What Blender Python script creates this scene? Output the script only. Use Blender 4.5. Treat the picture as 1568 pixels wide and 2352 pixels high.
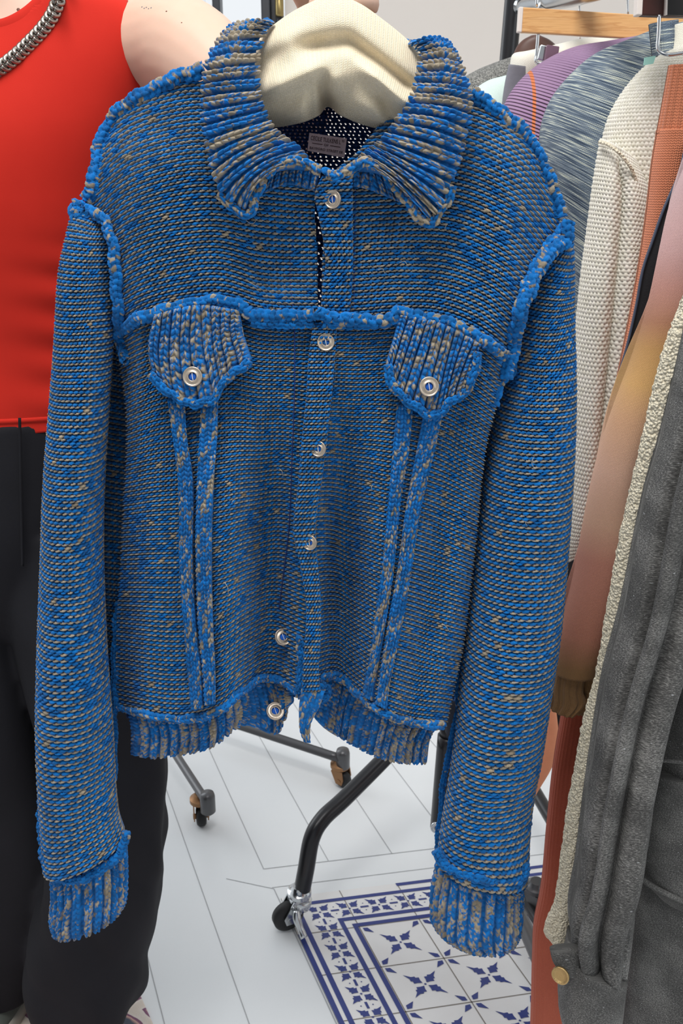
import bpy, math, random
import numpy as np
from mathutils import Vector, Matrix, Euler
for o in list(bpy.data.objects): bpy.data.objects.remove(o)
SC = bpy.context.scene
COL = SC.collection
# ------------------------------------------------------------------ camera
PITCH = math.radians(20.0); F = 2100.0; CH = 1.3
cam_d = bpy.data.cameras.new('camera'); cam = bpy.data.objects.new('camera', cam_d); COL.objects.link(cam)
cam.location = (0, 0, CH); cam.rotation_euler = (math.radians(90) - PITCH, 0, 0)
cam_d.sensor_fit = 'VERTICAL'; cam_d.sensor_height = 36.0; cam_d.sensor_width = 24.0
cam_d.lens = 36.0 * F / 2352.0; cam_d.clip_start = 0.02
cam_d.dof.use_dof = True; cam_d.dof.focus_distance = 0.9; cam_d.dof.aperture_fstop = 18.0
SC.camera = cam
# ------------------------------------------------------------------ light
W = bpy.data.worlds.new('daylight'); SC.world = W; W.use_nodes = True
WN = W.node_tree.nodes; WL = W.node_tree.links
bg = WN['Background']
tc = WN.new('ShaderNodeTexCoord'); sx = WN.new('ShaderNodeSeparateXYZ'); WL.new(tc.outputs['Generated'], sx.inputs[0])
ramp = WN.new('ShaderNodeValToRGB'); mr = WN.new('ShaderNodeMapRange')
mr.inputs[1].default_value = -1; mr.inputs[2].default_value = 1
WL.new(sx.outputs['Z'], mr.inputs[0]); WL.new(mr.outputs[0], ramp.inputs[0])
ramp.color_ramp.elements[0].position = 0.38; ramp.color_ramp.elements[0].color = (0.34, 0.34, 0.35, 1)
ramp.color_ramp.elements[1].position = 0.52; ramp.color_ramp.elements[1].color = (0.92, 0.96, 1.0, 1)
my = WN.new('ShaderNodeMapRange'); my.inputs[1].default_value = -.6; my.inputs[2].default_value = .6; my.inputs[3].default_value = .50; my.inputs[4].default_value = 1.0
WL.new(sx.outputs['Y'], my.inputs[0])
vm = WN.new('ShaderNodeVectorMath'); vm.operation = 'SCALE'; WL.new(ramp.outputs[0], vm.inputs[0]); WL.new(my.outputs[0], vm.inputs['Scale'])
WL.new(vm.outputs[0], bg.inputs[0]); bg.inputs[1].default_value = 0.95
def area(name, loc, target, size, power, color=(1, 1, 1), sy=None):
    d = bpy.data.lights.new(name, 'AREA'); d.shape = 'RECTANGLE'; d.size = size; d.size_y = sy or size
    d.energy = power; d.color = color
    o = bpy.data.objects.new(name, d); COL.objects.link(o); o.location = loc
    o.rotation_euler = (Vector(target) - Vector(loc)).to_track_quat('-Z', 'Y').to_euler(); return o
area('skylight', (-0.2, 0.35, 2.9), (0.0, 1.0, 0.9), 0.9, 42, (1, 0.99, 0.97))
area('window_light', (-2.6, 3.4, 1.9), (0.2, 1.0, 0.8), 1.8, 34, (0.93, 0.97, 1.0))
area('side_window_light', (2.6, -0.6, 2.2), (0.2, 1.0, 0.8), 1.4, 14, (0.95, 0.98, 1.0))
SC.view_settings.view_transform = 'Standard'; SC.view_settings.look = 'None'
SC.view_settings.gamma = 1.0; SC.view_settings.exposure = 0.0; SC.view_settings.use_curve_mapping = False

# ------------------------------------------------------------------ maths helpers
Fw = np.array([0, math.cos(PITCH), -math.sin(PITCH)]); Up = np.array([0, math.sin(PITCH), math.cos(PITCH)])
def at(px, py, Y):
    """world point seen at pixel (px,py) at world distance Y"""
    px = np.asarray(px, float); py = np.asarray(py, float); Y = np.asarray(Y, float)
    dx = (px - 784) / F; dy = -(py - 1176) / F
    d = np.stack([dx, Fw[1] + dy * Up[1], Fw[2] + dy * Up[2]], -1)
    P = d * (Y / d[..., 1])[..., None]
    P[..., 2] += CH
    return P
def atz(px, py, z):
    d = np.array([(px - 784) / F, Fw[1] - (py - 1176) / F * Up[1], Fw[2] - (py - 1176) / F * Up[2]])
    return np.array([0, 0, CH]) + d * ((z - CH) / d[2])
def lin(r, g, b):
    f = lambda c: (c / 255 / 12.92) if c / 255 <= .04045 else ((c / 255 + .055) / 1.055) ** 2.4
    return (f(r), f(g), f(b))
def cr(pts, n, t=None):
    """Catmull-Rom through pts (k,d), n samples by chord length (or at parameters t in 0..1)"""
    P = np.asarray(pts, float)
    if P.ndim == 1: P = P[:, None]
    k = len(P)
    d = np.r_[0, np.cumsum(np.maximum(1e-9, np.linalg.norm(np.diff(P[:, :2], axis=0), axis=1)))]; d /= d[-1]
    t = np.linspace(0, 1, n) if t is None else np.asarray(t, float)
    m = np.zeros_like(P)
    if k > 2:
        h = np.diff(d)[:, None]; s = np.diff(P, axis=0) / h
        m[1:-1] = (s[:-1] * h[1:] + s[1:] * h[:-1]) / (h[1:] + h[:-1]); m[0] = s[0]; m[-1] = s[-1]
    else: m[:] = (P[1] - P[0])
    i = np.clip(np.searchsorted(d, t, side='right') - 1, 0, k - 2)
    h = (d[i + 1] - d[i]); x = ((t - d[i]) / h)[:, None]; h = h[:, None]
    return ((2*x**3 - 3*x**2 + 1) * P[i] + (x**3 - 2*x**2 + x) * h * m[i] + (-2*x**3 + 3*x**2) * P[i+1] + (x**3 - x**2) * h * m[i+1])
def hsh(a, b, c=0):
    v = np.sin(a * 127.1 + b * 311.7 + c * 74.7) * 43758.5453
    return v - np.floor(v)
def vnoise(x, y, seed=0):
    xi = np.floor(x); yi = np.floor(y); fx = x - xi; fy = y - yi
    fx = fx * fx * (3 - 2 * fx); fy = fy * fy * (3 - 2 * fy)
    a = hsh(xi, yi, seed); b = hsh(xi + 1, yi, seed); c = hsh(xi, yi + 1, seed); d = hsh(xi + 1, yi + 1, seed)
    return (a * (1 - fx) + b * fx) * (1 - fy) + (c * (1 - fx) + d * fx) * fy
def sst(a, b, x):
    t = np.clip((x - a) / (b - a), 0, 1); return t * t * (3 - 2 * t)
def inpoly(x, y, poly):
    P = np.asarray(poly, float); r = np.zeros(x.shape, bool); j = len(P) - 1
    for i in range(len(P)):
        c = ((P[i, 1] > y) != (P[j, 1] > y)) & (x < (P[j, 0] - P[i, 0]) * (y - P[i, 1]) / (P[j, 1] - P[i, 1] + 1e-12) + P[i, 0])
        r ^= c; j = i
    return r
# ------------------------------------------------------------------ mesh helpers
def mesh_obj(name, V, Q, mat, parent=None, uv=None, col=None, smooth=True, matidx=None, mats=None):
    V = np.asarray(V, np.float32).reshape(-1, 3)
    me = bpy.data.meshes.new(name)
    if isinstance(Q, np.ndarray):
        n = len(Q); k = Q.shape[1]
        me.vertices.add(len(V)); me.vertices.foreach_set('co', V.ravel())
        me.loops.add(n * k); me.loops.foreach_set('vertex_index', Q.ravel().astype(np.int32))
        me.polygons.add(n); me.polygons.foreach_set('loop_start', np.arange(n, dtype=np.int32) * k)
        me.update(calc_edges=True)
    else:
        me.from_pydata([tuple(map(float, v)) for v in V], [], [tuple(map(int, q)) for q in Q]); me.update()
    if uv is not None:
        li = np.zeros(len(me.loops), np.int32); me.loops.foreach_get('vertex_index', li)
        l = me.uv_layers.new(name='UV'); l.data.foreach_set('uv', np.asarray(uv, np.float32).reshape(-1, 2)[li].ravel())
    if col is not None:
        a = me.color_attributes.new('Col', 'FLOAT_COLOR', 'POINT')
        c = np.ones((len(V), 4), np.float32); c[:, :3] = np.asarray(col).reshape(-1, 3); a.data.foreach_set('color', c.ravel())
    for m in (mats or [mat]): me.materials.append(m)
    if matidx is not None: me.polygons.foreach_set('material_index', np.asarray(matidx, np.int32))
    me.polygons.foreach_set('use_smooth', np.full(len(me.polygons), smooth)); me.update()
    o = bpy.data.objects.new(name, me); COL.objects.link(o)
    if parent is not None: o.parent = parent; o.matrix_parent_inverse = Matrix.Translation(-Vector(parent.location)) if parent.parent is None else parent.matrix_parent_inverse @ Matrix()
    return o
def thing(name, label, cat, loc=(0, 0, 0), group=None):
    o = bpy.data.objects.new(name, None); COL.objects.link(o); o.location = loc; o.empty_display_size = .05
    o['label'] = label; o['category'] = cat
    if group: o['group'] = group
    return o
def tag(o, label, cat, group=None):
    o['label'] = label; o['category'] = cat
    if group: o['group'] = group
    return o
def gridq(nv, nu, wrap=False):
    i = np.arange(nv - 1)[:, None]; j = np.arange(nu if wrap else nu - 1)[None, :]; j2 = (j + 1) % nu
    return np.stack(np.broadcast_arrays(i * nu + j, i * nu + j2, (i + 1) * nu + j2, (i + 1) * nu + j), -1).reshape(-1, 4)
def normals(P, wrap=False):
    if wrap: du = np.roll(P, -1, 1) - np.roll(P, 1, 1)
    else: du = np.gradient(P, axis=1)
    dv = np.gradient(P, axis=0); n = np.cross(du, dv)
    return n / np.maximum(1e-12, np.linalg.norm(n, axis=-1, keepdims=True))
def coons(T, B, L, R, nu, nv):
    u = np.linspace(0, 1, nu)[None, :, None]; v = np.linspace(0, 1, nv)[:, None, None]
    T = cr(T, nu)[None]; B = cr(B, nu)[None]; L = cr(L, nv)[:, None]; R = cr(R, nv)[:, None]
    return (1 - v) * T + v * B + (1 - u) * L + u * R - ((1 - u) * (1 - v) * T[:, :1] + u * (1 - v) * T[:, -1:] + (1 - u) * v * B[:, :1] + u * v * B[:, -1:])
def panel(name, px, Y, pat, mat, parent, trim=None, thick=0.0, uvscale=None, holes=None):
    """px (nv,nu,2) pixel grid, Y (nv,nu) depth; pat(S,R)->(height, colour)  S,R in 0..1"""
    nv, nu = px.shape[:2]
    P = at(px[..., 0], px[..., 1], Y); N = normals(P)
    if (N * (P - np.array([0, 0, CH]))).sum(-1).mean() > 0: N = -N
    S, R = np.meshgrid(np.linspace(0, 1, nu), np.linspace(0, 1, nv))
    h, c = pat(S, R) if pat else (np.zeros(S.shape), None)
    if thick:
        e = np.minimum.reduce([np.arange(nu)[None] + np.zeros((nv, 1)), np.arange(nu)[::-1][None] + np.zeros((nv, 1)), np.arange(nv)[:, None] + np.zeros((1, nu)), np.arange(nv)[::-1][:, None] + np.zeros((1, nu))])
        w = np.clip(e / 5.0, 0, 1); rd = 1 - np.sqrt(np.clip(1 - (1 - w) ** 2, 0, 1))
        h = h * (1 - rd * .6) - thick * rd
    Q = P + N * h[..., None]
    q = gridq(nv, nu)
    if trim is not None:
        cx = (px[:-1, :-1] + px[1:, 1:]) / 2; q = q[inpoly(cx[..., 0], cx[..., 1], trim).ravel()]
    if holes is not None: q = q[~holes(S, R)[:-1, :-1].ravel()]
    wu = np.linalg.norm(np.diff(P, axis=1), axis=-1).sum(1).mean(); wv = np.linalg.norm(np.diff(P, axis=0), axis=-1).sum(0).mean()
    uv = np.stack([S * wu, R * wv], -1).reshape(-1, 2)
    V = Q.reshape(-1, 3); C = None if c is None else c.reshape(-1, 3)
    if thick:
        bp = (P - N * thick * 1.0)
        bi = q + len(V); V = np.r_[V, bp.reshape(-1, 3)]; q = np.r_[q, bi[:, ::-1]]; uv = np.r_[uv, uv]
        if C is not None: C = np.r_[C, C]
    return mesh_obj(name, V, q, mat, parent, uv, C)
def spow(x, p): return np.sign(x) * np.abs(x) ** p
def loft(name, rows, nf, nb, nv, mat, parent=None, pat=None, disp=None, p=1.0, caps=True, raw=False, sm=None):
    """rows: xL,yL,xR,yR,Y,dY ; closed superelliptic sections; front half nf samples, back nb"""
    R = cr(rows, nv)
    L = at(R[:, 0], R[:, 1], R[:, 4]); Rr = at(R[:, 2], R[:, 3], R[:, 4])
    C = (L + Rr) / 2; A = (Rr - L) / 2
    S = np.r_[np.linspace(0, 1, nf, endpoint=False), np.linspace(1, 2, nb, endpoint=False)]
    th = math.pi * (1 - S)
    b = np.zeros((nv, 3)); b[:, 1] = -R[:, 5]
    P = C[:, None] + A[:, None] * spow(np.cos(th), p)[None, :, None] + b[:, None] * spow(np.sin(th), p)[None, :, None]
    SS = np.broadcast_to(S, (nv, len(S))); VV = np.broadcast_to(np.linspace(0, 1, nv)[:, None], SS.shape)
    h = np.zeros(SS.shape); c = None
    front = np.minimum(sst(-.001, .02, SS), 1) * 1.0; front = np.where(SS > 1, np.clip(1 - (SS - 1) * 20, 0, 1), 1)
    if disp is not None: 
        N = normals(P, True); s = np.sign((N * (P - C[:, None])).sum(-1).mean()); P = P + s * N * disp(SS, VV)[..., None]
    N = normals(P, True); s = np.sign((N * (P - C[:, None])).sum(-1).mean()); N = N * s
    if pat is not None:
        h, c = pat(SS, VV); h = h * front
    Q = P + N * h[..., None]
    w = 2 * np.linalg.norm(A, axis=1).mean(); l = np.linalg.norm(np.diff(C, axis=0), axis=1).sum()
    uv = np.stack([SS * w * 1.2, VV * l], -1).reshape(-1, 2)
    q = gridq(nv, len(S), True); V = Q.reshape(-1, 3)
    if caps:
        k = len(S); ct = V[:k].mean(0); cb = V[-k:].mean(0); n0 = len(V)
        V = np.r_[V, [ct], [cb]]; j = np.arange(k); j2 = (j + 1) % k
        q = np.r_[q, np.stack([j, j, j2, np.full(k, n0)], -1)[:, [3, 2, 0, 0]][:, :4]][:len(q)]
        tri = [(n0, a, b_) for a, b_ in zip(j2, j)] + [(n0 + 1, a, b_) for a, b_ in zip(j + (nv - 1) * k, j2 + (nv - 1) * k)]
        uv = np.r_[uv, uv[:1], uv[-1:]]
        if c is not None: c = np.r_[c.reshape(-1, 3), c.reshape(-1, 3)[:1], c.reshape(-1, 3)[-1:]]
    if raw: return V, [tuple(x) for x in q.tolist()] + (tri if caps else [])
    if caps:
        o = mesh_tq(name, V, q, np.array(tri), mat, parent, uv, c)
    else: o = mesh_obj(name, V, q, mat, parent, uv, c)
    return o
def mesh_tq(name, V, Q, T, mat, parent, uv, col):
    me = bpy.data.meshes.new(name); nq, nt = len(Q), len(T)
    me.vertices.add(len(V)); me.vertices.foreach_set('co', np.asarray(V, np.float32).ravel())
    li = np.r_[Q.ravel(), T.ravel()].astype(np.int32); me.loops.add(len(li)); me.loops.foreach_set('vertex_index', li)
    me.polygons.add(nq + nt); me.polygons.foreach_set('loop_start', np.r_[np.arange(nq) * 4, nq * 4 + np.arange(nt) * 3].astype(np.int32))
    me.update(calc_edges=True)
    if uv is not None: l = me.uv_layers.new(name='UV'); l.data.foreach_set('uv', np.asarray(uv, np.float32)[li].ravel())
    if col is not None:
        a = me.color_attributes.new('Col', 'FLOAT_COLOR', 'POINT'); c = np.ones((len(V), 4), np.float32); c[:, :3] = np.asarray(col).reshape(-1, 3); a.data.foreach_set('color', c.ravel())
    me.materials.append(mat); me.polygons.foreach_set('use_smooth', np.full(nq + nt, True)); me.update()
    o = bpy.data.objects.new(name, me); COL.objects.link(o); attach(o, parent); return o
def attach(o, parent):
    if parent is None: return o
    o.parent = parent
    root = parent
    while root.parent: root = root.parent
    m = Matrix.Translation(-Vector(root.location)) if parent is root else Matrix()
    o.matrix_parent_inverse = m
    return o
_mo = mesh_obj
def mesh_obj(name, V, Q, mat, parent=None, *a, **k):
    return attach(_mo(name, V, Q, mat, None, *a, **k), parent)
def sweep(name, pts, r, mat, parent=None, nseg=12, step=.002, pat=None, n=None, flat=1.0, closed=False, raw=False):
    """tube through world pts; r scalar or per-point list; pat(s metres, ang)->(h,c)"""
    P = np.asarray(pts, float)
    D = np.c_[P, np.broadcast_to(np.asarray(r, float), (len(P),))]
    L = np.linalg.norm(np.diff(P, axis=0), axis=1).sum(); n = n or max(8, int(L / step))
    dd = np.r_[0, np.cumsum(np.linalg.norm(np.diff(P, axis=0), axis=1))]; dd /= dd[-1]
    # interpolate with parameters by 3D chord
    G = np.stack([np.interp(np.linspace(0, 1, n), dd, np.linspace(0, 1, len(P)))]); X = crp(D, G[0]); C = X[:, :3]; rr = X[:, 3]
    T = np.gradient(C, axis=0); T /= np.linalg.norm(T, axis=1, keepdims=True)
    ref = np.array([0, -1.0, 0.0]); B = np.cross(T, ref); bad = np.linalg.norm(B, axis=1) < .15
    B[bad] = np.cross(T[bad], [1.0, 0, 0]); B /= np.linalg.norm(B, axis=1, keepdims=True); Nn = np.cross(B, T)
    a = np.linspace(0, 2 * math.pi, nseg, endpoint=False)
    s = np.linspace(0, L, n)[:, None] + 0 * a[None]; aa = a[None] + 0 * s
    h, c = pat(s, aa) if pat else (np.zeros(s.shape), None)
    rad = rr[:, None] + h
    V = C[:, None] + B[:, None] * (rad * np.cos(aa))[..., None] + Nn[:, None] * (rad * flat * np.sin(aa))[..., None]
    q = gridq(n, nseg, True)
    V = V.reshape(-1, 3); uv = np.stack([aa * rr[:, None], s], -1).reshape(-1, 2)
    cc = None if c is None else c.reshape(-1, 3)
    k = nseg; n0 = len(V); V = np.r_[V, [C[0]], [C[-1]]]; j = np.arange(k); j2 = (j + 1) % k
    T3 = np.r_[np.stack([np.full(k, n0), j2, j], -1), np.stack([np.full(k, n0 + 1), j + (n - 1) * k, j2 + (n - 1) * k], -1)]
    uv = np.r_[uv, uv[:1], uv[-1:]]
    if cc is not None: cc = np.r_[cc, cc[:1], cc[-1:]]
    if raw: return V, q, T3
    return mesh_tq(name, V, q, T3, mat, parent, uv, cc)
def crp(P, g):
    k = len(P); g = np.asarray(g) * (k - 1); i = np.clip(np.floor(g).astype(int), 0, k - 2); x = (g - i)[:, None]
    m = np.gradient(P, axis=0) if k > 2 else np.repeat(P[1:] - P[:1], 2, 0)
    return (2*x**3 - 3*x**2 + 1) * P[i] + (x**3 - 2*x**2 + x) * m[i] + (-2*x**3 + 3*x**2) * P[i+1] + (x**3 - x**2) * m[i+1]
class MB:
    def __init__(s): s.v = []; s.f = []; s.m = []
    def add(s, V, Fc, mi=0):
        n = len(s.v); s.v += [tuple(map(float, x)) for x in V]; s.f += [tuple(int(i) + n for i in f) for f in Fc]; s.m += [mi] * len(Fc)
    def box(s, c, sz, rot=None, mi=0, bev=0):
        V = np.array([[x, y, z] for z in (-.5, .5) for y in (-.5, .5) for x in (-.5, .5)]) * np.array(sz)
        if rot is not None: V = V @ np.array(rot.to_matrix()).T
        s.add(V + np.array(c), [(0, 2, 3, 1), (4, 5, 7, 6), (0, 1, 5, 4), (2, 6, 7, 3), (0, 4, 6, 2), (1, 3, 7, 5)], mi)
    def lathe(s, prof, c, axis, n=32, mi=0):
        """prof (r,h) list ; axis vector"""
        ax = Vector(axis).normalized(); M = np.array(ax.to_track_quat('Z', 'Y').to_matrix())
        a = np.linspace(0, 2 * math.pi, n, endpoint=False); prof = np.array(prof)
        V = np.stack([prof[:, :1] * np.cos(a), prof[:, :1] * np.sin(a), prof[:, 1:] + 0 * a], -1)
        V = V.reshape(-1, 3) @ M.T + np.array(c); s.add(V, gridq(len(prof), n, True).tolist(), mi)
    def tube(s, pts, r, n=12, step=.004, mi=0):
        V, q, t = sweep('', pts, r, None, nseg=n, step=step, raw=True); k = len(s.v)
        s.add(V, q.tolist() + t.tolist(), mi)
    def build(s, name, mat, parent=None, smooth=True, bevel=0, **k):
        o = mesh_obj(name, np.array(s.v), s.f, mat, parent, smooth=smooth, matidx=s.m if k.get('mats') else None, **k)
        if bevel:
            b = o.modifiers.new('bevel', 'BEVEL'); b.width = bevel; b.segments = 2; b.limit_method = 'ANGLE'; b.angle_limit = .7
        return o
def autosm(o, ang=.6):
    m = o.modifiers.new('edges', 'EDGE_SPLIT'); m.split_angle = ang; return o

# ------------------------------------------------------------------ materials
class NT:
    def __init__(s, name):
        s.m = bpy.data.materials.new(name); s.m.use_nodes = True; s.t = s.m.node_tree; s.b = s.t.nodes['Principled BSDF']
    def n(s, t, **k):
        x = s.t.nodes.new('ShaderNode' + t)
        for a, v in k.items(): setattr(x, a, v)
        return x
    def l(s, a, b): s.t.links.new(a, b)
    def sock(s, x, v):
        if isinstance(v, (int, float)): x.default_value = v
        elif isinstance(v, tuple): x.default_value = v if len(v) == 4 or len(x.default_value) == 3 else (*v, 1)
        else: s.l(v, x)
    def math(s, op, a, b=0, c=0):
        x = s.n('Math', operation=op); s.sock(x.inputs[0], a); s.sock(x.inputs[1], b)
        if len(x.inputs) > 2: s.sock(x.inputs[2], c)
        return x.outputs[0]
    def mix(s, f, a, b, mode='MIX'):
        x = s.n('Mix', data_type='RGBA', blend_type=mode); s.sock(x.inputs[0], f); s.sock(x.inputs[6], a); s.sock(x.inputs[7], b); return x.outputs[2]
    def noise(s, scale, detail=4, vec=None, rough=.55):
        x = s.n('TexNoise'); x.inputs['Scale'].default_value = scale; x.inputs['Detail'].default_value = detail; x.inputs['Roughness'].default_value = rough
        if vec is not None: s.l(vec, x.inputs['Vector'])
        return x.outputs['Fac']
    def ramp(s, f, stops):
        x = s.n('ValToRGB'); e = x.color_ramp.elements
        while len(e) < len(stops): e.new(.5)
        for q, (p, c) in zip(e, stops): q.position = p; q.color = (*c, 1)
        s.sock(x.inputs[0], f); return x.outputs[0]
    def uv(s):
        x = s.n('UVMap'); y = s.n('SeparateXYZ'); s.l(x.outputs[0], y.inputs[0]); return y.outputs[0], y.outputs[1], x.outputs[0]
    def obj(s):
        x = s.n('TexCoord'); y = s.n('SeparateXYZ'); s.l(x.outputs['Object'], y.inputs[0]); return x.outputs['Object'], y.outputs
    def vec(s, a, b, c=0):
        x = s.n('CombineXYZ'); s.sock(x.inputs[0], a); s.sock(x.inputs[1], b); s.sock(x.inputs[2], c); return x.outputs[0]
    def bump(s, h, strength=.5, dist=.001):
        x = s.n('Bump'); x.inputs['Strength'].default_value = strength; x.inputs['Distance'].default_value = dist; s.l(h, x.inputs['Height']); s.l(x.outputs[0], s.b.inputs['Normal'])
    def set(s, **k):
        for a, v in k.items(): s.sock(s.b.inputs[a.replace('_', ' ')], v)
        return s
def plain(name, c, rough=.6, metal=0, noise=.0, bump=0, bscale=200, **k):
    t = NT(name); t.set(Roughness=rough, Metallic=metal, **k)
    ob, _ = t.obj()
    if noise: t.set(Base_Color=t.mix(t.noise(60, 5, ob), tuple(x * (1 - noise) for x in c), tuple(min(1, x * (1 + noise)) for x in c)))
    else: t.set(Base_Color=tuple(c))
    if bump: t.bump(t.noise(bscale, 4, ob), bump, .001)
    return t.m
def yarn_mat(name='marled_wool'):
    t = NT(name); a = t.n('Attribute', attribute_name='Col'); ob, _ = t.obj()
    n1 = t.noise(900, 5, ob, .7); f = t.math('MULTIPLY_ADD', n1, .9, .55)
    c = t.mix(1.0, a.outputs['Color'], t.vec(f, f, f), 'MULTIPLY')
    t.set(Base_Color=c, Roughness=.92); t.b.inputs['Sheen Weight'].default_value = .12; t.b.inputs['Sheen Roughness'].default_value = .5
    t.b.inputs['Specular IOR Level'].default_value = .15
    t.bump(t.noise(1300, 4, ob, .75), .8, .0012); return t.m
def knit_mat(name, colfn, cw, rh, amp=.0006, rib=0, sheen=.1, strength=.8, fuzz=.25, contrast=.5):
    """stockinette drawn by bump from UV metres; colfn(t,u,v,uvvec)->colour socket/tuple"""
    t = NT(name); u, v, uvv = t.uv()
    cu = t.math('DIVIDE', u, cw); tri = t.math('ABSOLUTE', t.math('SUBTRACT', t.math('FRACT', cu), .5))
    col = t.math('SINE', t.math('MULTIPLY', t.math('FRACT', t.math('MULTIPLY', cu, 2)), math.pi))
    ph = t.math('MULTIPLY', t.math('ADD', t.math('DIVIDE', v, rh), tri), 2 * math.pi)
    row = t.math('MULTIPLY_ADD', t.math('SINE', ph), .3, .7)
    h = t.math('MULTIPLY', t.math('POWER', col, .6), row)
    if rib:
        rb = t.math('MULTIPLY_ADD', t.math('COSINE', t.math('MULTIPLY', t.math('DIVIDE', u, rib), 2 * math.pi)), 1.2, 1.2); h = t.math('ADD', h, rb)
    t.bump(h, strength, amp)
    c = colfn(t, u, v, uvv); ob, _ = t.obj(); nz = t.math('MULTIPLY_ADD', t.noise(1100, 4, ob, .7), fuzz * 2, 1 - fuzz)
    t.set(Base_Color=t.mix(1.0, c, t.vec(nz, nz, nz), 'MULTIPLY'), Roughness=.95); t.b.inputs['Sheen Weight'].default_value = sheen; t.b.inputs['Specular IOR Level'].default_value = .15
    return t.m
MY = yarn_mat()
BLUE = np.array(lin(6, 116, 196)); TAUPE = np.array(lin(166, 154, 134)); NAVY = np.array(lin(4, 64, 140))
# ------------------------------------------------------------------ knit patterns
def yarn_colour(t, row, col, sd=0):
    k = hsh(row, col, sd)[..., None]; b = BLUE * (0.62 + .55 * k) ; tp = TAUPE * (.7 + .55 * k)
    return np.where(t[..., None], tp, b)
def purl(nc, nr, amp=.0028, sd=0, top=.95):
    """reverse stockinette, nc stitches, nr row pairs"""
    def f(S, R):
        s = S * nc; r = R * nr * 2
        s = s + .3 * (vnoise(s * .2, r * .1, sd + 3) - .5); r = r + .8 * (vnoise(s * .12, r * .06, sd + 9) - .5)
        best = np.full(s.shape, -1.5); colr = np.zeros(s.shape + (3,))
        for d in (-1, 0, 1):
            row = np.floor(r) + d; fy = r - row - .5; par = np.mod(row, 2)
            s2 = s + .5 * par; c = np.floor(s2); fx = s2 - c - .5
            fy2 = fy + .30 * fx * np.where(par > 0, 1, .7) - np.where(par > 0, -.04, .50 * (.22 - fx * fx))
            wid = np.where(par > 0, .40, .62)
            q = 1 - (fx / .54) ** 2 - (fy2 / wid) ** 2
            jit = hsh(row, c, sd + 5) * .22
            h = np.sqrt(np.clip(q, 0, 1)) * (1 - jit) + np.where(par > 0, .06, 0)
            h = np.where(q > 0, h, -.95)
            k = hsh(row, c, sd + 1); zone = vnoise(c * .05, row * .02, sd + 2)
            tp = np.where(par > 0, k < top - .22 * sst(.55, .9, zone), k < .012)
            m = h > best; best = np.where(m, h, best); colr = np.where(m[..., None], yarn_colour(tp, row, c, sd), colr)
        gap = best < -.5; row = np.floor(r); colr = np.where(gap[..., None], BLUE * .5, colr)  # gaps between stitches get darker blue: recess shade painted into the yarn colour
        return amp * best, colr
    return f
def stock(nc, nr, amp=.0022, sd=0, tp=.4, valley=0.0, vert=False, fan=None):
    """stocking columns of V stitches; valley>0 adds deep rib gaps"""
    def f(S, R):
        if vert: S, R = R, S
        s = S * nc; r = R * nr
        s = s + .25 * (vnoise(s * .5, r * .2, sd + 3) - .5)
        c = np.floor(s); fx = s - c - .5; side = np.sign(fx); ax = np.abs(fx) / (1 - valley)
        rr = r - np.minimum(ax, .5) * 1.0 + .5 * hsh(c, 0, sd + 8); row = np.floor(rr); fy = rr - row - .5
        leg = np.clip(1 - ((ax - .25) / .26) ** 2, 0, 1); bm = np.clip(1 - (fy / .56) ** 2, 0, 1)
        h = leg ** .65 * (.05 + .95 * bm ** .7) * (.85 + .3 * hsh(row, c * 2 + side, sd + 11))
        tw = rr * 1.0 + side * ax * 1.1
        k = hsh(row * 2 + side, c, sd + 1); k2 = vnoise(tw * 2.6 + side * ax * 2.5, c * 7.3 + side * 2.1 + ax * 5, sd + 2); t = ((k * .35 + k2 * .65) if valley else (k * .6 + k2 * .4)) < tp * .62 + .16 + (hsh(c, 3, sd + 13) - .5) * (.42 if valley > .25 else .1)
        col = yarn_colour(t, row * 2 + side, c, sd)
        if valley:
            deep = ax > .51; h = np.where(deep, -.75 + .3 * np.abs(np.sin(r * math.pi)), h)
            r2 = np.floor(r); col = np.where(deep[..., None], yarn_colour(hsh(r2, c, sd + 4) < .08, r2, c, sd + 6) * .8, col)
        else: h = np.where((leg <= 0), -.35, h)
        return amp * h, col
    return f
def rope(pitch=.0075, amp=.0016, sd=0, tp=.16):
    def f(s, a):
        ring = 6
        y = np.floor(a / (2 * math.pi) * ring); fa = a / (2 * math.pi) * ring - y - .5
        x = s / pitch + .5 * np.mod(y, 2) + .35 * fa * np.where(np.mod(y, 2) > 0, 1, -1) + .5 * (vnoise(s / .02, y, sd + 9) - .5)
        c = np.floor(x); fx = x - c - .5
        q = 1 - (fx / .55) ** 2 - (fa / .58) ** 2
        h = np.where(q > 0, np.sqrt(np.clip(q, 0, 1)) * (.8 + .4 * hsh(c, y, sd + 4)), -.25) - .5
        ply = .10 * np.sin(2 * math.pi * (x * 3.0 + a * 1.5))
        k = hsh(c, y, sd); k2 = vnoise(x * 2.5, y * 3.1, sd + 6); col = yarn_colour((k * .4 + k2 * .6) < tp * .8 + .10, c, y, sd + 2)
        lump = (vnoise(s / .018, 0 * s, sd + 7) - .5) * .0014
        return amp * (h + ply) + lump, col
    return f
def pxpath(pts, Y, n=None):
    P = cr(pts, n or max(6, len(pts) * 4)); Yv = Y if not callable(Y) else Y(P[:, 0], P[:, 1])
    return at(P[:, 0], P[:, 1], Yv + 0 * P[:, 0])
def braid(name, parent, pts, Y, r=.0042, sd=0, tp=.18, pitch=.0062, flat=.75):
    P = pxpath(pts, Y, 40)
    k = np.arange(40); P = P + np.stack([.0009 * np.sin(k * .9 + sd), 0 * k, .0009 * np.cos(k * 1.3 + sd)], -1)
    return sweep(name, P, r, MY, parent, nseg=30, step=.0006, pat=rope(pitch, .0024, sd, tp), flat=flat)

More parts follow.
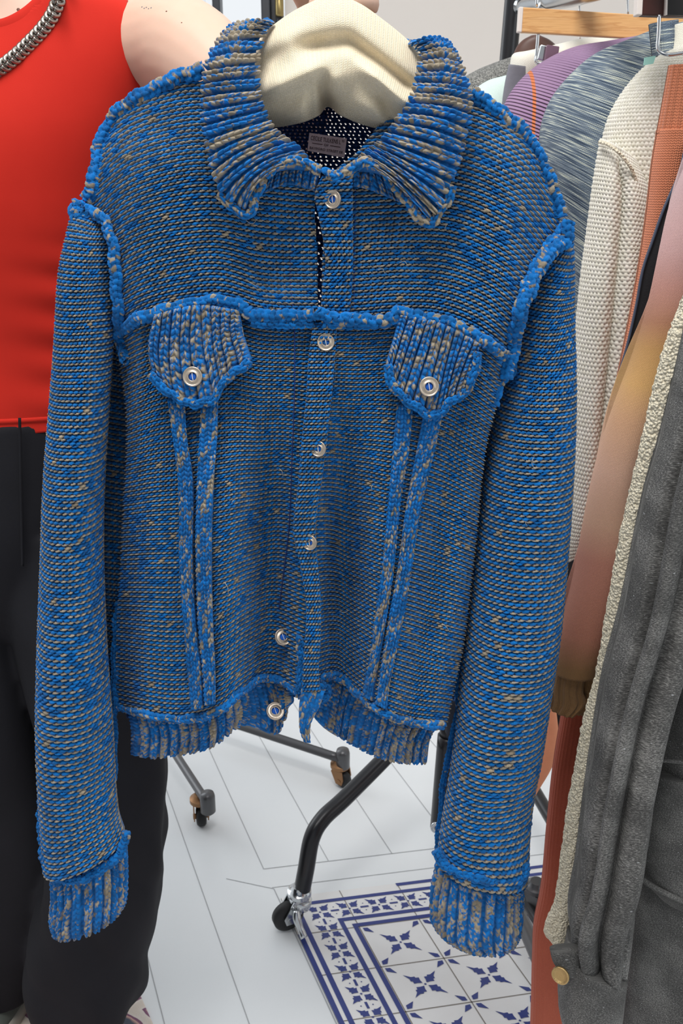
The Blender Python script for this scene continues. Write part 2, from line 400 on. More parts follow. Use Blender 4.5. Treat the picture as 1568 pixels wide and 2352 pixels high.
# ================================================================== SETTING
G0 = np.array([0.18126, 1.25166]); GU = np.array([0.111865, 0.019223]); GV = np.array([0.036879, -0.091698])
def fl(u, v, z=0.0):
    p = G0 + GU * u + GV * v; return (p[0], p[1], z)
m_board = NT('painted_boards'); ob, xyz = m_board.obj()
m_board.set(Base_Color=m_board.mix(m_board.noise(3, 6, ob), lin(228, 232, 234), lin(240, 242, 243)), Roughness=.32)
m_board.bump(m_board.noise(25, 6, ob), .12, .004); m_board = m_board.m
m_groove = plain('board_gap', lin(176, 178, 180), .8)
tt = NT('glazed_tile_white'); ob, _ = tt.obj(); tt.set(Base_Color=tt.mix(tt.noise(14, 6, ob), lin(228, 226, 224), lin(240, 240, 240)), Roughness=.3); m_tile = tt.m
tt = NT('glazed_tile_blue'); ob, _ = tt.obj(); tt.set(Base_Color=tt.mix(tt.noise(25, 5, ob), lin(38, 52, 120), lin(58, 72, 140)), Roughness=.32); m_tblue = tt.m
m_grout = plain('tile_grout', lin(140, 134, 128), .9)
fb = MB()
fb.add([(-4, -1.5, 0), (5, -1.5, 0), (5, 5.2, 0), (-4, 5.2, 0)], [(0, 1, 2, 3)], 0)
def fstrip(a, b, w, z, mi):
    a = np.array(fl(*a)); b = np.array(fl(*b)); d = b - a; n = np.array([-d[1], d[0], 0]); n = n / np.linalg.norm(n) * w / 2
    V = np.array([a + n, a - n, b - n, b + n]); V[:, 2] = z; fb.add(V, [(0, 1, 2, 3)], mi)
for i in range(-16, 16):
    u = -3.22 + 1.16 * (i + 2)
    if u < -2.3: fstrip((u, -26), (u, 12), .0018, .0006, 1)
    else: fstrip((u, -26), (u, -2.9), .0018, .0006, 1)
fstrip((-2.06, -2.9), (14, -2.9), .0018, .0006, 1); fstrip((-2.06, -2.34), (14, -2.34), .0016, .0006, 1)
fstrip((-2.75, -2.75), (-2.04, -2.3), .0016, .0006, 1); fstrip((-2.04, -2.3), (-2.0, 8), .002, .0006, 1)
def fpoly(P, z, mi): 
    V = [fl(a, b, z) for a, b in P]
    fb.add(V, [tuple(range(len(V)))], mi)
ZT = .003
fpoly([(-2, 6), (6, 6), (6, -2), (-2, -2)], ZT, 2)
for (a, b) in [((-2, 6), (6, 6)), ((6, 6), (6, -2)), ((6, -2), (-2, -2)), ((-2, -2), (-2, 6))]:
    fb.add([fl(*a, 0), fl(*b, 0), fl(*b, ZT), fl(*a, ZT)], [(0, 1, 2, 3)], 4)
Z1 = ZT + .0004; Z2 = ZT + .0007
def rect(u0, v0, u1, v1, z, mi): fpoly([(u0, v1), (u1, v1), (u1, v0), (u0, v0)], z, mi)
for u in range(-1, 6): rect(u - .009, -2, u + .009, 6, Z1, 4)
for v in range(-1, 6): rect(-2, v - .01, 6, v + .01, Z1, 4)
rect(-2, -1, -1.92, 6, Z2, 3); rect(-0.02, -2, 6, -1.92, Z2, 3)          # outer stripe (worn away over the first tile)
rect(-1.86, -1.80, -1.78, 6, Z2, 3); rect(-1.78, -1.80, 6, -1.72, Z2, 3)
for k in (-1.27, -1.09): rect(k, k, k + .075, 6, Z2, 3); rect(k + .075, k, 6, k + .085, Z2, 3)
def spear(cu, cv, ang, r0, r1, w, barb=True):
    pr = [(r0, 0), (r0 + (r1 - r0) * .18, .45 * w), (r0 + (r1 - r0) * .30, .95 * w), (r0 + (r1 - r0) * .42, .55 * w)] if barb else [(r0, 0), (r0 + (r1 - r0) * .3, .9 * w)]
    if barb: pr += [(r0 + (r1 - r0) * .5, .75 * w), (r0 + (r1 - r0) * .62, .3 * w)]
    P = pr + [(r1, 0)] + [(a, -b) for a, b in reversed(pr[1:])]
    c, s = math.cos(ang), math.sin(ang)
    V = [fl(cu + a * c - b * s, cv + a * s + b * c, Z2) for a, b in P]; n = len(V)
    ctr = fl(cu + (r0 + .3 * (r1 - r0)) * c, cv + (r0 + .3 * (r1 - r0)) * s, Z2)
    fb.add(V + [ctr], [(i, n, (i + 1) % n) for i in range(n)], 3)
def star(cu, cv, r0, r1, w, barb=True, dot=True):
    for k in range(4): spear(cu, cv, math.pi / 4 + k * math.pi / 2, r0, r1, w, barb)
    if dot:
        d = .022; fpoly([(cu - d, cv), (cu, cv + d), (cu + d, cv), (cu, cv - d)], Z2, 3)
for i in range(-1, 6):
    for j in range(-1, 6):
        star(i + .5, j + .5, .045, .36, .088)
        for k in range(4):
            if i == -1 and k in (1, 2): continue
            if j == -1 and k in (2, 3): continue
            spear(i, j, math.pi / 4 + k * math.pi / 2, .06, .26, .055, False)
for k in range(15):
    star(-1.49, -1.49 + .5 * k, .045, .27, .085); 
    if k: star(-1.49 + .5 * k, -1.49, .045, .27, .085)
    for (cu, cv, du, dv) in ((-1.49, -1.24 + .5 * k, 0, 1), (-1.24 + .5 * k, -1.49, 1, 0)):
        a = .07; b = .02
        fpoly([(cu - a * du - b * dv, cv - a * dv - b * du), (cu - a * du + b * dv, cv - a * dv + b * du), (cu + a * du + b * dv, cv + a * dv + b * du), (cu + a * du - b * dv, cv + a * dv - b * du)], Z2, 3)
        for s in (-1, 1):
            e = .014; x, y = cu + s * .09 * dv, cv + s * .09 * du; fpoly([(x - e, y), (x, y + e), (x + e, y), (x, y - e)], Z2, 3)
floor = fb.build('floor', None, mats=[m_board, m_groove, m_tile, m_tblue, m_grout], smooth=False); floor['kind'] = 'structure'
# walls
tw = NT('plaster_wall'); ob, _ = tw.obj(); tw.set(Base_Color=tw.mix(tw.noise(2, 3, ob), lin(240, 231, 222), lin(246, 238, 230)), Roughness=.85); tw.bump(tw.noise(120, 5, ob), .1, .001); m_wall = tw.m
WY = 3.4
m_frame = plain('black_window_frame', lin(44, 47, 54), .4); m_white = plain('white_paint', lin(232, 232, 230), .5)
tg = NT('window_glass'); tg.set(Base_Color=(1, 1, 1), Roughness=.02, Alpha=.12); m_glass = tg.m
XW = float(at(654, 20, WY)[0])
mb = MB(); mb.box(((XW + 4.2) / 2, WY + .06, 1.5), (4.2 - XW, .12, 3.0)); w = mb.build('wall_back', m_wall, smooth=False); w['kind'] = 'structure'
mb = MB(); mb.box((4.2, 2.0, 1.5), (.1, 2.9, 3.0)); w = mb.build('wall_right', m_wall, smooth=False); w['kind'] = 'structure'
mb = MB(); mb.box((-1.75, WY + .06, .2), (2.0, .12, .4)); w = mb.build('wall_left', m_wall, smooth=False); w['kind'] = 'structure'
mb = MB(); mb.box(((XW + 4.1) / 2 + .02, WY - .008, .06), (4.05 - XW, .014, .12)); b = mb.build('baseboard_back', m_white, bevel=.003, smooth=False); b['kind'] = 'structure'
mb = MB()
for x, wd in ((XW - .018, .022), (XW - .062, .030), (float(at(498, 20, WY)[0]), .026), (-1.2, .03), (-2.0, .05), (-2.7, .05)): mb.box((x, WY + .02, 1.55), (wd, .08, 2.3))
mb.box((XW - .04, WY + .05, 1.55), (.03, .04, 2.3))
for z in (.45, 2.7): mb.box((-1.55, WY + .02, z), (2.4, .08, .08))
win = mb.build('window_1', m_frame, bevel=.004, smooth=False); win['kind'] = 'structure'
mb = MB(); mb.box((-1.6, WY + .03, 1.57), (2.3, .006, 2.2)); g = mb.build('glass_pane', m_glass, win, smooth=False)
mb = MB(); P = at(641, 28, WY - .045)
mb.lathe([(0, -.03), (.012, -.03), (.014, -.026), (.014, .026), (.012, .03), (0, .03)], (P[0], WY - .03, P[2] + .02), (0, 0, 1), 16)
mb.build('hinge', plain('brass_hinge', lin(170, 150, 100), .35, .9), win)

# ================================================================== KNITTED JACKET
JR = at(690, 1700, .9); jacket = thing('knitted_jacket', 'chunky blue and taupe knitted jacket with silver buttons held up on a hanger', 'jacket', (0.0, .9, float(JR[2])))
def YF(x, y):
    """depth of the jacket front at pixel x,y"""
    Y = .872 + 0 * x
    Y = Y - .010 * np.sin(np.clip((y - 300) / 1350, 0, 1) * math.pi)
    low = sst(800, 1350, y)
    Y = Y + .046 * low * np.exp(-((x - 622) / 55.) ** 2) - .018 * low * np.exp(-((x - 510) / 60.) ** 2)
    Y = Y + .012 * low * np.exp(-((x - 320 + (y - 1200) * .05) / 28.) ** 2)
    Y = Y + .046 * low * np.exp(-((x - 788) / 50.) ** 2) - .014 * low * np.exp(-((x - 900) / 60.) ** 2)
    Y = Y + .012 * low * np.exp(-((x - 1010 + (y - 1200) * .16) / 30.) ** 2)
    Y = Y + .012 * np.exp(-((x - 640) / 80.) ** 2) * sst(430, 620, y) * (1 - sst(620, 720, y))
    up = 1 - sst(700, 800, y)
    Y = Y + up * (.035 * sst(360, 190, x) + .035 * sst(1150, 1310, x)) + .02 * up * sst(420, 180, y)
    dn = 1 - up
    Y = Y + dn * (.050 * sst(345, 262, x) ** 1.5 + .050 * sst(1040, 1170, x + (y - 1200) * .16) ** 1.5)
    Y = Y + .004 * np.sin(y / 130. + x / 210.) + .003 * np.sin(x / 75. + y / 400.)
    return Y
def fpanel(name, T, B, L, R, nc, nr, trim=None, sd=0, Yoff=0, su=6, sv=4, pat=None, thick=0, Yf=YF, **k):
    g = coons(T, B, L, R, int(nc * su) + 1, int(nr * 2 * sv) + 1)
    Y = Yf(g[..., 0], g[..., 1]) + Yoff
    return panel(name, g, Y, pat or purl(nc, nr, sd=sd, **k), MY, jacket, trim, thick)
# yoke (shoulder) panels
fpanel('yoke_panel', [(178, 330), (290, 235), (420, 190), (560, 190), (745, 205)], [(262, 770), (330, 728), (430, 702), (520, 697), (600, 722), (745, 728)],
       [(178, 330), (198, 480), (262, 770)], [(745, 205), (745, 728)], 34, 40, sd=1,
       trim=[(180, 462), (205, 435), (222, 340), (262, 262), (340, 213), (455, 160), (600, 160), (620, 300), (690, 388), (728, 405), (722, 470), (728, 560), (732, 735), (600, 735), (520, 705), (430, 708), (330, 735), (268, 775), (275, 690), (262, 590), (238, 505), (192, 480)])
fpanel('yoke_panel', [(745, 205), (900, 190), (1090, 195), (1210, 260), (1300, 380)], [(738, 742), (830, 742), (915, 735), (1000, 738), (1085, 770), (1180, 840)],
       [(745, 205), (738, 742)], [(1300, 380), (1265, 600), (1180, 840)], 34, 40, sd=2,
       trim=[(745, 410), (820, 350), (900, 250), (960, 180), (1085, 210), (1150, 255), (1222, 325), (1262, 415), (1285, 490), (1312, 520), (1250, 590), (1205, 690), (1178, 790), (1165, 830), (1120, 790), (1080, 766), (1000, 740), (915, 735), (738, 745)])
# lower front panels
fpanel('front_panel', [(262, 768), (330, 730), (430, 705), (520, 700), (600, 722), (745, 728)], [(266, 1625), (330, 1642), (430, 1652), (500, 1634), (560, 1586), (612, 1556), (700, 1590)],
       [(262, 768), (288, 900), (284, 1200), (270, 1450), (266, 1625)], [(745, 728), (725, 1000), (715, 1300), (700, 1590)], 36, 84, sd=3, Yoff=.004)
fpanel('front_panel', [(720, 742), (830, 742), (915, 735), (1000, 738), (1085, 770), (1168, 835)], [(722, 1565), (768, 1553), (820, 1592), (862, 1628), (930, 1656), (1022, 1668)],
       [(720, 742), (700, 1000), (690, 1230), (712, 1400), (722, 1565)], [(1168, 835), (1120, 1000), (1090, 1250), (1062, 1480), (1022, 1668)], 36, 84, sd=4, Yoff=-.001)
# ribbed hem
def hemrib(T, B, L, R, nc, nr, sd, yo):
    g = coons(T, B, L, R, nc * 9 + 1, nr * 6 + 1); Y = YF(g[..., 0], np.minimum(g[..., 1], 1640)) + yo
    t = np.linspace(0, 1, g.shape[0])[:, None]; Y = Y + .006 * t - .004 * np.sin(t * 3)
    return panel('hem_rib', g, Y, stock(nc, nr, .0032, sd, .46, .30), MY, jacket, None, .0035)
hemrib([(290, 1628), (340, 1640), (430, 1648), (500, 1630), (560, 1582), (612, 1555), (665, 1590)], [(295, 1733), (340, 1744), (400, 1739), (480, 1722), (560, 1668), (640, 1686), (655, 1640)],
       [(290, 1628), (297, 1680), (295, 1733)], [(665, 1590), (668, 1615), (655, 1640)], 18, 12, 11, .012)
hemrib([(722, 1575), (768, 1558), (820, 1594), (862, 1630), (930, 1656), (1005, 1668)], [(708, 1640), (760, 1684), (820, 1720), (880, 1747), (930, 1757), (980, 1757)],
       [(722, 1575), (708, 1640)], [(1005, 1668), (990, 1700), (980, 1757)], 17, 12, 12, .012)
# placket (upper part and lower part) lying over the opening
def strip(name, Lf, Rt, nc, nr, yo, pat, thick=.003, su=6, sv=8, Yf=YF, mode=None):
    n = int(nr * sv) + 1; a = cr(Lf, n); b = cr(Rt, n); u = np.linspace(0, 1, int(nc * su) + 1)[None, :, None]
    g = a[:, None] * (1 - u) + b[:, None] * u; Y = Yf(g[..., 0], g[..., 1]) + yo
    Y = Y - .0025 * np.sin(np.linspace(0, math.pi, g.shape[1]))[None]
    return panel(name, g, Y, pat, MY, jacket, None, thick)
YP = lambda x, y: .866 - .010 * np.sin(np.clip((y - 300) / 1350, 0, 1) * math.pi) + .004 * np.sin(y / 90.)
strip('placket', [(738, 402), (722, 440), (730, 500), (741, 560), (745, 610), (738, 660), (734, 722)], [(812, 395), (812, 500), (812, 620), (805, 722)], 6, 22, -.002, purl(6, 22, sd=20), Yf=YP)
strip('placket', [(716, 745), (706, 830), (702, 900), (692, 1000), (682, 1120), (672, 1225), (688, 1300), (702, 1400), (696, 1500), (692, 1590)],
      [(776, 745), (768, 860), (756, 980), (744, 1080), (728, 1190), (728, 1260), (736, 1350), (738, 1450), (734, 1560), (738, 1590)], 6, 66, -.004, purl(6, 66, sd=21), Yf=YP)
strip('placket_tail', [(690, 1585), (684, 1640), (688, 1680), (700, 1708)], [(748, 1590), (735, 1625), (716, 1660), (712, 1708)], 3, 10, -.004, stock(3, 10, .002, 22, .3), Yf=YP, su=10)
# under placket edge braid + seams
bd = lambda pts, Y, **k: braid('seam_braid', jacket, pts, Y, **k)
YB = lambda d: (lambda x, y: YF(x, y) + d)
bd([(470, 160), (430, 170), (340, 212), (268, 262), (228, 340), (212, 430), (196, 462)], YB(-.002), r=.0058, sd=31, tp=.3)
bd([(1082, 212), (1150, 258), (1220, 328), (1262, 418), (1288, 500)], YB(-.002), r=.0056, sd=32, tp=.3)
bd([(178, 466), (198, 482), (232, 500), (258, 560), (266, 640), (272, 720), (280, 775), (284, 810)], lambda x, y: YF(x, y) - .008 + .03 * sst(740, 810, y), r=.0048, sd=33)
bd([(172, 470), (182, 500), (190, 486)], YB(-.012), r=.0065, sd=34)
bd([(1308, 505), (1300, 545), (1255, 590), (1215, 670), (1190, 740), (1178, 800), (1160, 870)], YB(-.012), r=.0060, sd=35)
bd([(1296, 520), (1240, 590), (1200, 680), (1170, 790)], YB(-.006), r=.0045, sd=36)
bd([(264, 770), (300, 742), (350, 722), (430, 700), (500, 690), (545, 700), (580, 722), (650, 724), (722, 724)], YB(-.008), r=.0052, sd=37)
bd([(578, 740), (650, 744), (722, 742)], YB(-.006), r=.0040, sd=38)
bd([(722, 716), (760, 728), (830, 735), (900, 732), (918, 714)], YB(-.012), r=.0052, sd=39)
bd([(740, 742), (830, 746), (900, 742)], YB(-.008), r=.0040, sd=40)
bd([(912, 716), (960, 728), (1020, 738), (1080, 764), (1120, 790), (1160, 815)], YB(-.010), r=.0050, sd=41, tp=.35)
bd([(1120, 795), (1150, 830), (1172, 845), (1150, 870), (1130, 930)], YB(.002), r=.0055, sd=42)
bd([(268, 770), (282, 800), (290, 830)], YB(-.006), r=.0048, sd=43)
bd([(270, 1624), (330, 1640), (430, 1652), (500, 1634), (560, 1584), (610, 1556), (650, 1568), (692, 1600)], YB(.000), r=.0044, sd=44, tp=.25)
bd([(738, 1556), (768, 1552), (820, 1592), (862, 1628), (930, 1656), (1018, 1668)], YB(-.006), r=.0044, sd=45, tp=.3)
bd([(735, 1570), (752, 1590), (740, 1606)], YB(-.012), r=.0045, sd=46)
bd([(688, 1460), (690, 1530), (686, 1590)], YB(-.004), r=.0032, sd=47, tp=.1)
# buttonband stitched edge
bd([(744, 398), (785, 405), (812, 392), (845, 368)], YB(-.012), r=.0042, sd=48, tp=.12)
for k_, pl in enumerate(([(702, 440), (690, 500), (672, 560), (666, 640), (674, 716)], [(676, 748), (676, 900), (670, 1060), (664, 1200), (640, 1400)], [(816, 425), (814, 560), (812, 716)])):
    sweep('seam_thread', pxpath(pl, YB(-.0012), 60), .0005, plain('navy_thread', lin(16, 44, 110), .9), jacket, 8, .002)
# pocket welts
YW = YF
for Lf, Rt, sd in (([(384, 915), (396, 1000), (408, 1100), (412, 1300), (424, 1450), (436, 1600), (440, 1632)], [(426, 915), (430, 1000), (442, 1080), (444, 1300), (452, 1450), (464, 1560), (466, 1628)], 51),
                   ([(462, 915), (458, 990), (453, 1080), (450, 1300), (456, 1450), (467, 1560), (470, 1622)], [(502, 915), (500, 1000), (492, 1100), (486, 1300), (490, 1450), (496, 1560), (496, 1618)], 52),
                   ([(910, 930), (902, 1020), (892, 1150), (878, 1300), (858, 1450), (840, 1560), (832, 1600)], [(950, 930), (938, 1040), (920, 1150), (905, 1300), (884, 1450), (864, 1560), (856, 1612)], 53),
                   ([(972, 940), (950, 1060), (930, 1170), (912, 1300), (888, 1450), (870, 1570), (862, 1618)], [(1022, 930), (988, 1080), (966, 1170), (946, 1300), (920, 1450), (896, 1570), (888, 1632)], 54)):
    strip('pocket_welt', Lf, Rt, 3, 64, -.006, stock(3, 64, .0030, sd, .30), Yf=YW, su=11, sv=9)
# pocket flaps
def flap(T, B, L, R, sd):
    g = coons(T, B, L, R, 9 * 12 + 1, 13 * 11 + 1); Y = YF(g[..., 0], g[..., 1]) - .013
    return panel('pocket_flap', g, Y, stock(9, 13, .0044, sd, .46, .12), MY, jacket, None, .004)
f1 = flap([(352, 722), (450, 700), (548, 712)], [(350, 868), (392, 905), (445, 930), (498, 910), (512, 880), (576, 826)], [(352, 722), (338, 800), (350, 868)], [(548, 712), (558, 770), (576, 826)], 61)
f2 = flap([(916, 722), (1000, 735), (1108, 790)], [(886, 834), (905, 895), (940, 925), (1000, 958), (1030, 925), (1068, 905)], [(916, 722), (905, 770), (886, 834)], [(1108, 790), (1090, 830), (1068, 905)], 62)
bd([(344, 860), (392, 905), (445, 928), (495, 912), (508, 886), (574, 830)], YB(-.016), r=.0034, sd=63)
bd([(888, 838), (908, 896), (942, 926), (1000, 954), (1030, 926), (1066, 904), (1100, 808)], YB(-.016), r=.0034, sd=64)
# collar lobes: rows run across from outer edge to inner edge
def collar(rows, nc, sd, Yr):
    """rows: list of (outer, mid, inner) px triplets from top to tip; nc ribs down the length"""
    rows = np.array(rows, float); K = len(rows); nu = 100; nv = nc * 16 + 1
    cols = [crp(rows[:, j], np.linspace(0, 1, nv)) for j in range(3)]
    Yc = crp(np.array(Yr, float), np.linspace(0, 1, nv))
    u = np.linspace(0, 1, nu)
    l0 = 2 * (u - .5) * (u - 1); l1 = -4 * u * (u - 1); l2 = 2 * u * (u - .5)
    g = cols[0][:, None] * l0[None, :, None] + cols[1][:, None] * l1[None, :, None] + cols[2][:, None] * l2[None, :, None]
    Y = Yc[:, :1] * l0 + Yc[:, 1:2] * l1 + Yc[:, 2:3] * l2
    return panel('collar_lobe', g, Y, stock(nc, 10, .0042, sd, .46, .28, vert=True), MY, jacket, None, .005)
collar([((530, 62), (580, 48), (628, 44)), ((500, 98), (550, 80), (610, 76)), ((472, 150), (528, 140), (596, 132)), ((463, 215), (527, 205), (597, 200)), ((466, 290), (530, 275), (612, 252)), ((480, 370), (548, 335), (642, 300)), ((506, 446), (584, 372), (690, 335)), ((568, 490), (618, 402), (732, 388))],
       16, 71, [(.905, .885, .90), (.893, .868, .895), (.878, .850, .882), (.864, .842, .868), (.856, .838, .862), (.850, .838, .862), (.846, .840, .862), (.848, .842, .860)])
collar([((1030, 102), (990, 86), (938, 96)), ((1052, 140), (1016, 118), (962, 126)), ((1075, 195), (1020, 180), (953, 180)), ((1082, 255), (1018, 240), (936, 232)), ((1068, 330), (988, 300), (898, 285)), ((1048, 405), (955, 362), (862, 328)), ((1018, 478), (918, 395), (835, 350)), ((984, 512), (884, 408), (800, 385))],
       16, 72, [(.905, .885, .90), (.893, .868, .895), (.878, .850, .882), (.864, .842, .868), (.856, .838, .862), (.850, .838, .862), (.846, .840, .862), (.848, .842, .860)])
# rolled front edges of the collar and the shaded stand beneath
bd([(500, 446), (545, 484), (570, 492), (588, 452), (606, 408), (640, 376), (695, 372), (735, 392)], lambda x, y: .846 + 0 * x, r=.0036, sd=73, tp=.45)
bd([(1040, 425), (1016, 478), (984, 514), (945, 474), (900, 420), (862, 378), (822, 376), (790, 398), (748, 402)], lambda x, y: .846 + 0 * x, r=.0036, sd=74, tp=.45)
g = coons([(600, 408), (660, 378), (735, 386)], [(590, 450), (660, 425), (728, 440)], [(600, 408), (590, 450)], [(735, 386), (728, 440)], 80, 50)
panel('collar_stand', g, .862 + 0 * g[..., 0], stock(8, 5, .003, 75, .3, .2), MY, jacket, None, .003)
g = coons([(750, 400), (830, 372), (905, 425)], [(745, 425), (830, 432), (930, 470)], [(750, 400), (745, 425)], [(905, 425), (930, 470)], 80, 50)
panel('collar_stand', g, .862 + 0 * g[..., 0], stock(9, 5, .003, 76, .3, .2), MY, jacket, None, .003)
g = coons([(560, 70), (760, 60), (1000, 100)], [(520, 222), (760, 232), (1030, 228)], [(560, 70), (520, 222)], [(1000, 100), (1030, 228)], 200, 100)
panel('collar_back', g, .952 + .006 * np.cos((g[..., 0] - 760) / 150.), stock(24, 9, .0026, 77, .4, .3), MY, jacket, None, .004)
# back panel, open knit with small gaps, seen through the neck and the front opening
g = coons([(470, 215), (760, 222), (1070, 220)], [(290, 1650), (660, 1600), (1010, 1660)], [(470, 215), (262, 420), (292, 800), (285, 1200), (290, 1650)], [(1070, 220), (1228, 420), (1140, 850), (1080, 1200), (1010, 1660)], 70 * 7 + 1, 124 * 7 + 1)
NB = (70, 124)
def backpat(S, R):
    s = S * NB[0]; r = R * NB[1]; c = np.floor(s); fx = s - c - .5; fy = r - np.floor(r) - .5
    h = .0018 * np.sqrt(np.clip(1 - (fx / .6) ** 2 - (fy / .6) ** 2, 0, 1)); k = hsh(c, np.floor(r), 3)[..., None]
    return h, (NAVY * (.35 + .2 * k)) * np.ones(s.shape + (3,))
def backholes(S, R):
    i = np.round(S * NB[0] * 7).astype(int); j = np.round(R * NB[1] * 7).astype(int); c = i // 7; r = j // 7
    ok = (hsh(c, r, 8) < .9) & (R < .5); o = (2 * (r % 2) + np.round(hsh(c, r, 4) * 1.4).astype(int)); ii = (i % 7) - o; jj = j % 7
    return ok & (((ii == 1) & np.isin(jj, (2, 3, 4))) | ((ii == 2) & np.isin(jj, (3, 4))) | ((ii == 0) & (jj == 2) & (hsh(c, r, 5) < .5)))
backY = .945 + .012 * np.exp(-((g[..., 0] - 760) / 200.) ** 2)
panel('back_panel', g, backY, backpat, MY, jacket, None, 0, holes=backholes)
# side panels closing body between front and back
for Lp, Rp, sd in (([(236, 760), (225, 900), (215, 1200), (225, 1450), (240, 1620)], [(300, 780), (318, 900), (318, 1200), (300, 1450), (290, 1630)], 81),
                   ([(1130, 850), (1090, 1000), (1060, 1250), (1030, 1480), (990, 1660)], [(1190, 850), (1165, 1000), (1140, 1250), (1110, 1480), (1060, 1580)], 82)):
    a = cr(Lp, 561); b = cr(Rp, 561); u = np.linspace(0, 1, 49)[None, :, None]; g = a[:, None] * (1 - u) + b[:, None] * u
    yy = .925 + .03 * np.sin(np.linspace(0, 1, 49) * math.pi)[None] + 0 * g[..., 0]
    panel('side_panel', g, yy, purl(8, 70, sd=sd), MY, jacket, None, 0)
# woven neck label
P4 = np.array([(710.3, 305), (796.4, 318), (790.6, 362.5), (705.8, 346)]); lab = at(P4[:, 0], P4[:, 1], .932)
lx = lab[1] - lab[0]; ly = lab[0] - lab[3]; ln = np.cross(lx, ly); ln /= np.linalg.norm(ln)
if ln[1] > 0: ln = -ln
mb = MB(); V = [*(lab + ln * .0006), *(lab - ln * .0006)]; mb.add(V, [(3, 2, 1, 0), (4, 5, 6, 7), (0, 1, 5, 4), (1, 2, 6, 5), (2, 3, 7, 6), (3, 0, 4, 7)])
tl = NT('woven_label'); u_, v_, _ = tl.uv(); ob, _ = tl.obj(); tl.set(Base_Color=tl.mix(tl.noise(600, 3, ob), lin(196, 172, 180), lin(214, 194, 200)), Roughness=.8); 
label = mb.build('neck_label', tl.m, jacket, smooth=False)
m_letter = plain('label_thread', lin(62, 22, 30), .8)
def text(s, ctr, width, xd, yd, nd, mat, parent, height=None):
    c = bpy.data.curves.new('lettering', 'FONT'); c.body = s; c.align_x = 'CENTER'; c.align_y = 'CENTER'; c.size = 1; c.extrude = .01
    o = bpy.data.objects.new('lettering', c); COL.objects.link(o); bpy.context.view_layer.update()
    w, h = o.dimensions.x, o.dimensions.y; sx_ = width / w; sy_ = (height / h) if height else sx_
    xd = Vector(xd).normalized(); nd = Vector(nd).normalized(); yd = nd.cross(xd).normalized()
    M = Matrix((( *(xd * sx_), 0), (*(yd * sy_), 0), (*(nd * .02), 0), (*ctr, 1))).transposed()
    dg = bpy.context.evaluated_depsgraph_get(); me = bpy.data.meshes.new_from_object(o.evaluated_get(dg)); me.transform(M)
    bpy.data.objects.remove(o); me.materials.clear(); me.materials.append(mat)
    o2 = bpy.data.objects.new('lettering', me); COL.objects.link(o2); attach(o2, parent); return o2
def lp(u, v): return lab[3] + lx * u + ly * v + ln * .0009
W0 = float(np.linalg.norm(lx)); H0 = float(np.linalg.norm(ly))
text('CECILE TULKENS L', lp(.45, .73), W0 * .80, lx, ly, ln, m_letter, label, H0 * .24)
text('TD', lp(.905, .82), W0 * .07, lx, ly, ln, m_letter, label, H0 * .12)
text('OF', lp(.48, .45), W0 * .12, lx, ly, ln, m_letter, label, H0 * .13)
text('BAYFORD STREET E8', lp(.49, .18), W0 * .88, lx, ly, ln, m_letter, label, H0 * .14)
mb = MB()
for u0, u1 in ((.1, .38), (.58, .86)): 
    a, b = lp(u0, .46), lp(u1, .46); d = ly / H0 * .0003; mb.add([a - d, b - d, b + d, a + d], [(0, 1, 2, 3)])
mb.build('label_rule', m_letter, label, smooth=False)
# sleeves
def slv(rows, cuff, nc, nr, sd, ncf):
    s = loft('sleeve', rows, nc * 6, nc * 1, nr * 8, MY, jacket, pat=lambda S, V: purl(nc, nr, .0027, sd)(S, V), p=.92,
             disp=lambda S, V: (.0025 * np.sin(V * 17 + 3 * S) * sst(0, .1, V) + .003 * np.sin(V * 7 + S * 6)) * np.sin(np.clip(S, 0, 1) * math.pi))
    c = loft('cuff', cuff, ncf * 10, ncf * 2, 110, MY, jacket, pat=lambda S, V: stock(ncf, 14, .0032, sd + 5, .46, .28)(np.clip(S, 0, 1.1), V), p=.9)
    return s, c
slv([(176, 478, 240, 500, .905, .020), (166, 540, 258, 545, .905, .032), (152, 620, 262, 620, .903, .038), (138, 760, 258, 760, .900, .042), (124, 920, 248, 920, .898, .044), (106, 1200, 234, 1200, .896, .046),
     (92, 1480, 242, 1480, .894, .046), (94, 1700, 258, 1700, .892, .045), (100, 1850, 265, 1830, .890, .045), (104, 1925, 272, 1885, .889, .045), (108, 1985, 284, 1920, .888, .046)],
    [(122, 1985, 288, 1925, .890, .036), (124, 2050, 292, 1990, .890, .037), (122, 2110, 288, 2062, .889, .038), (128, 2130, 282, 2078, .889, .034)], 17, 112, 91, 12)
slv([(1275, 545, 1310, 520, .925, .018), (1240, 600, 1312, 600, .920, .03), (1196, 720, 1312, 720, .915, .040), (1165, 850, 1312, 850, .910, .046), (1128, 1000, 1308, 1000, .906, .05), (1100, 1200, 1302, 1200, .902, .052),
     (1078, 1400, 1285, 1400, .900, .052), (1060, 1560, 1264, 1560, .898, .052), (1044, 1720, 1242, 1720, .896, .052), (1018, 1880, 1214, 1880, .894, .050), (1006, 1968, 1206, 2010, .892, .048)],
    [(1002, 1975, 1196, 2018, .894, .038), (990, 2070, 1196, 2080, .893, .042), (994, 2110, 1192, 2125, .892, .042), (1040, 2140, 1182, 2145, .892, .036)], 21, 108, 92, 12)
bd([(98, 1965), (118, 2010), (180, 2022), (235, 1995), (282, 1950), (288, 1912)], lambda x, y: .848 + .0006 * np.abs(x - 190) * 0.35, r=.0050, sd=93, tp=.12)
bd([(1000, 1955), (1020, 1985), (1080, 2012), (1150, 2025), (1200, 2015), (1206, 1985)], lambda x, y: .844 + .0006 * np.abs(x - 1105) * 0.3, r=.0052, sd=94, tp=.12)
bd([(272, 1385), (264, 1500), (262, 1650), (262, 1790)], lambda x, y: .93 + 0 * x, r=.0036, sd=95, tp=.0)
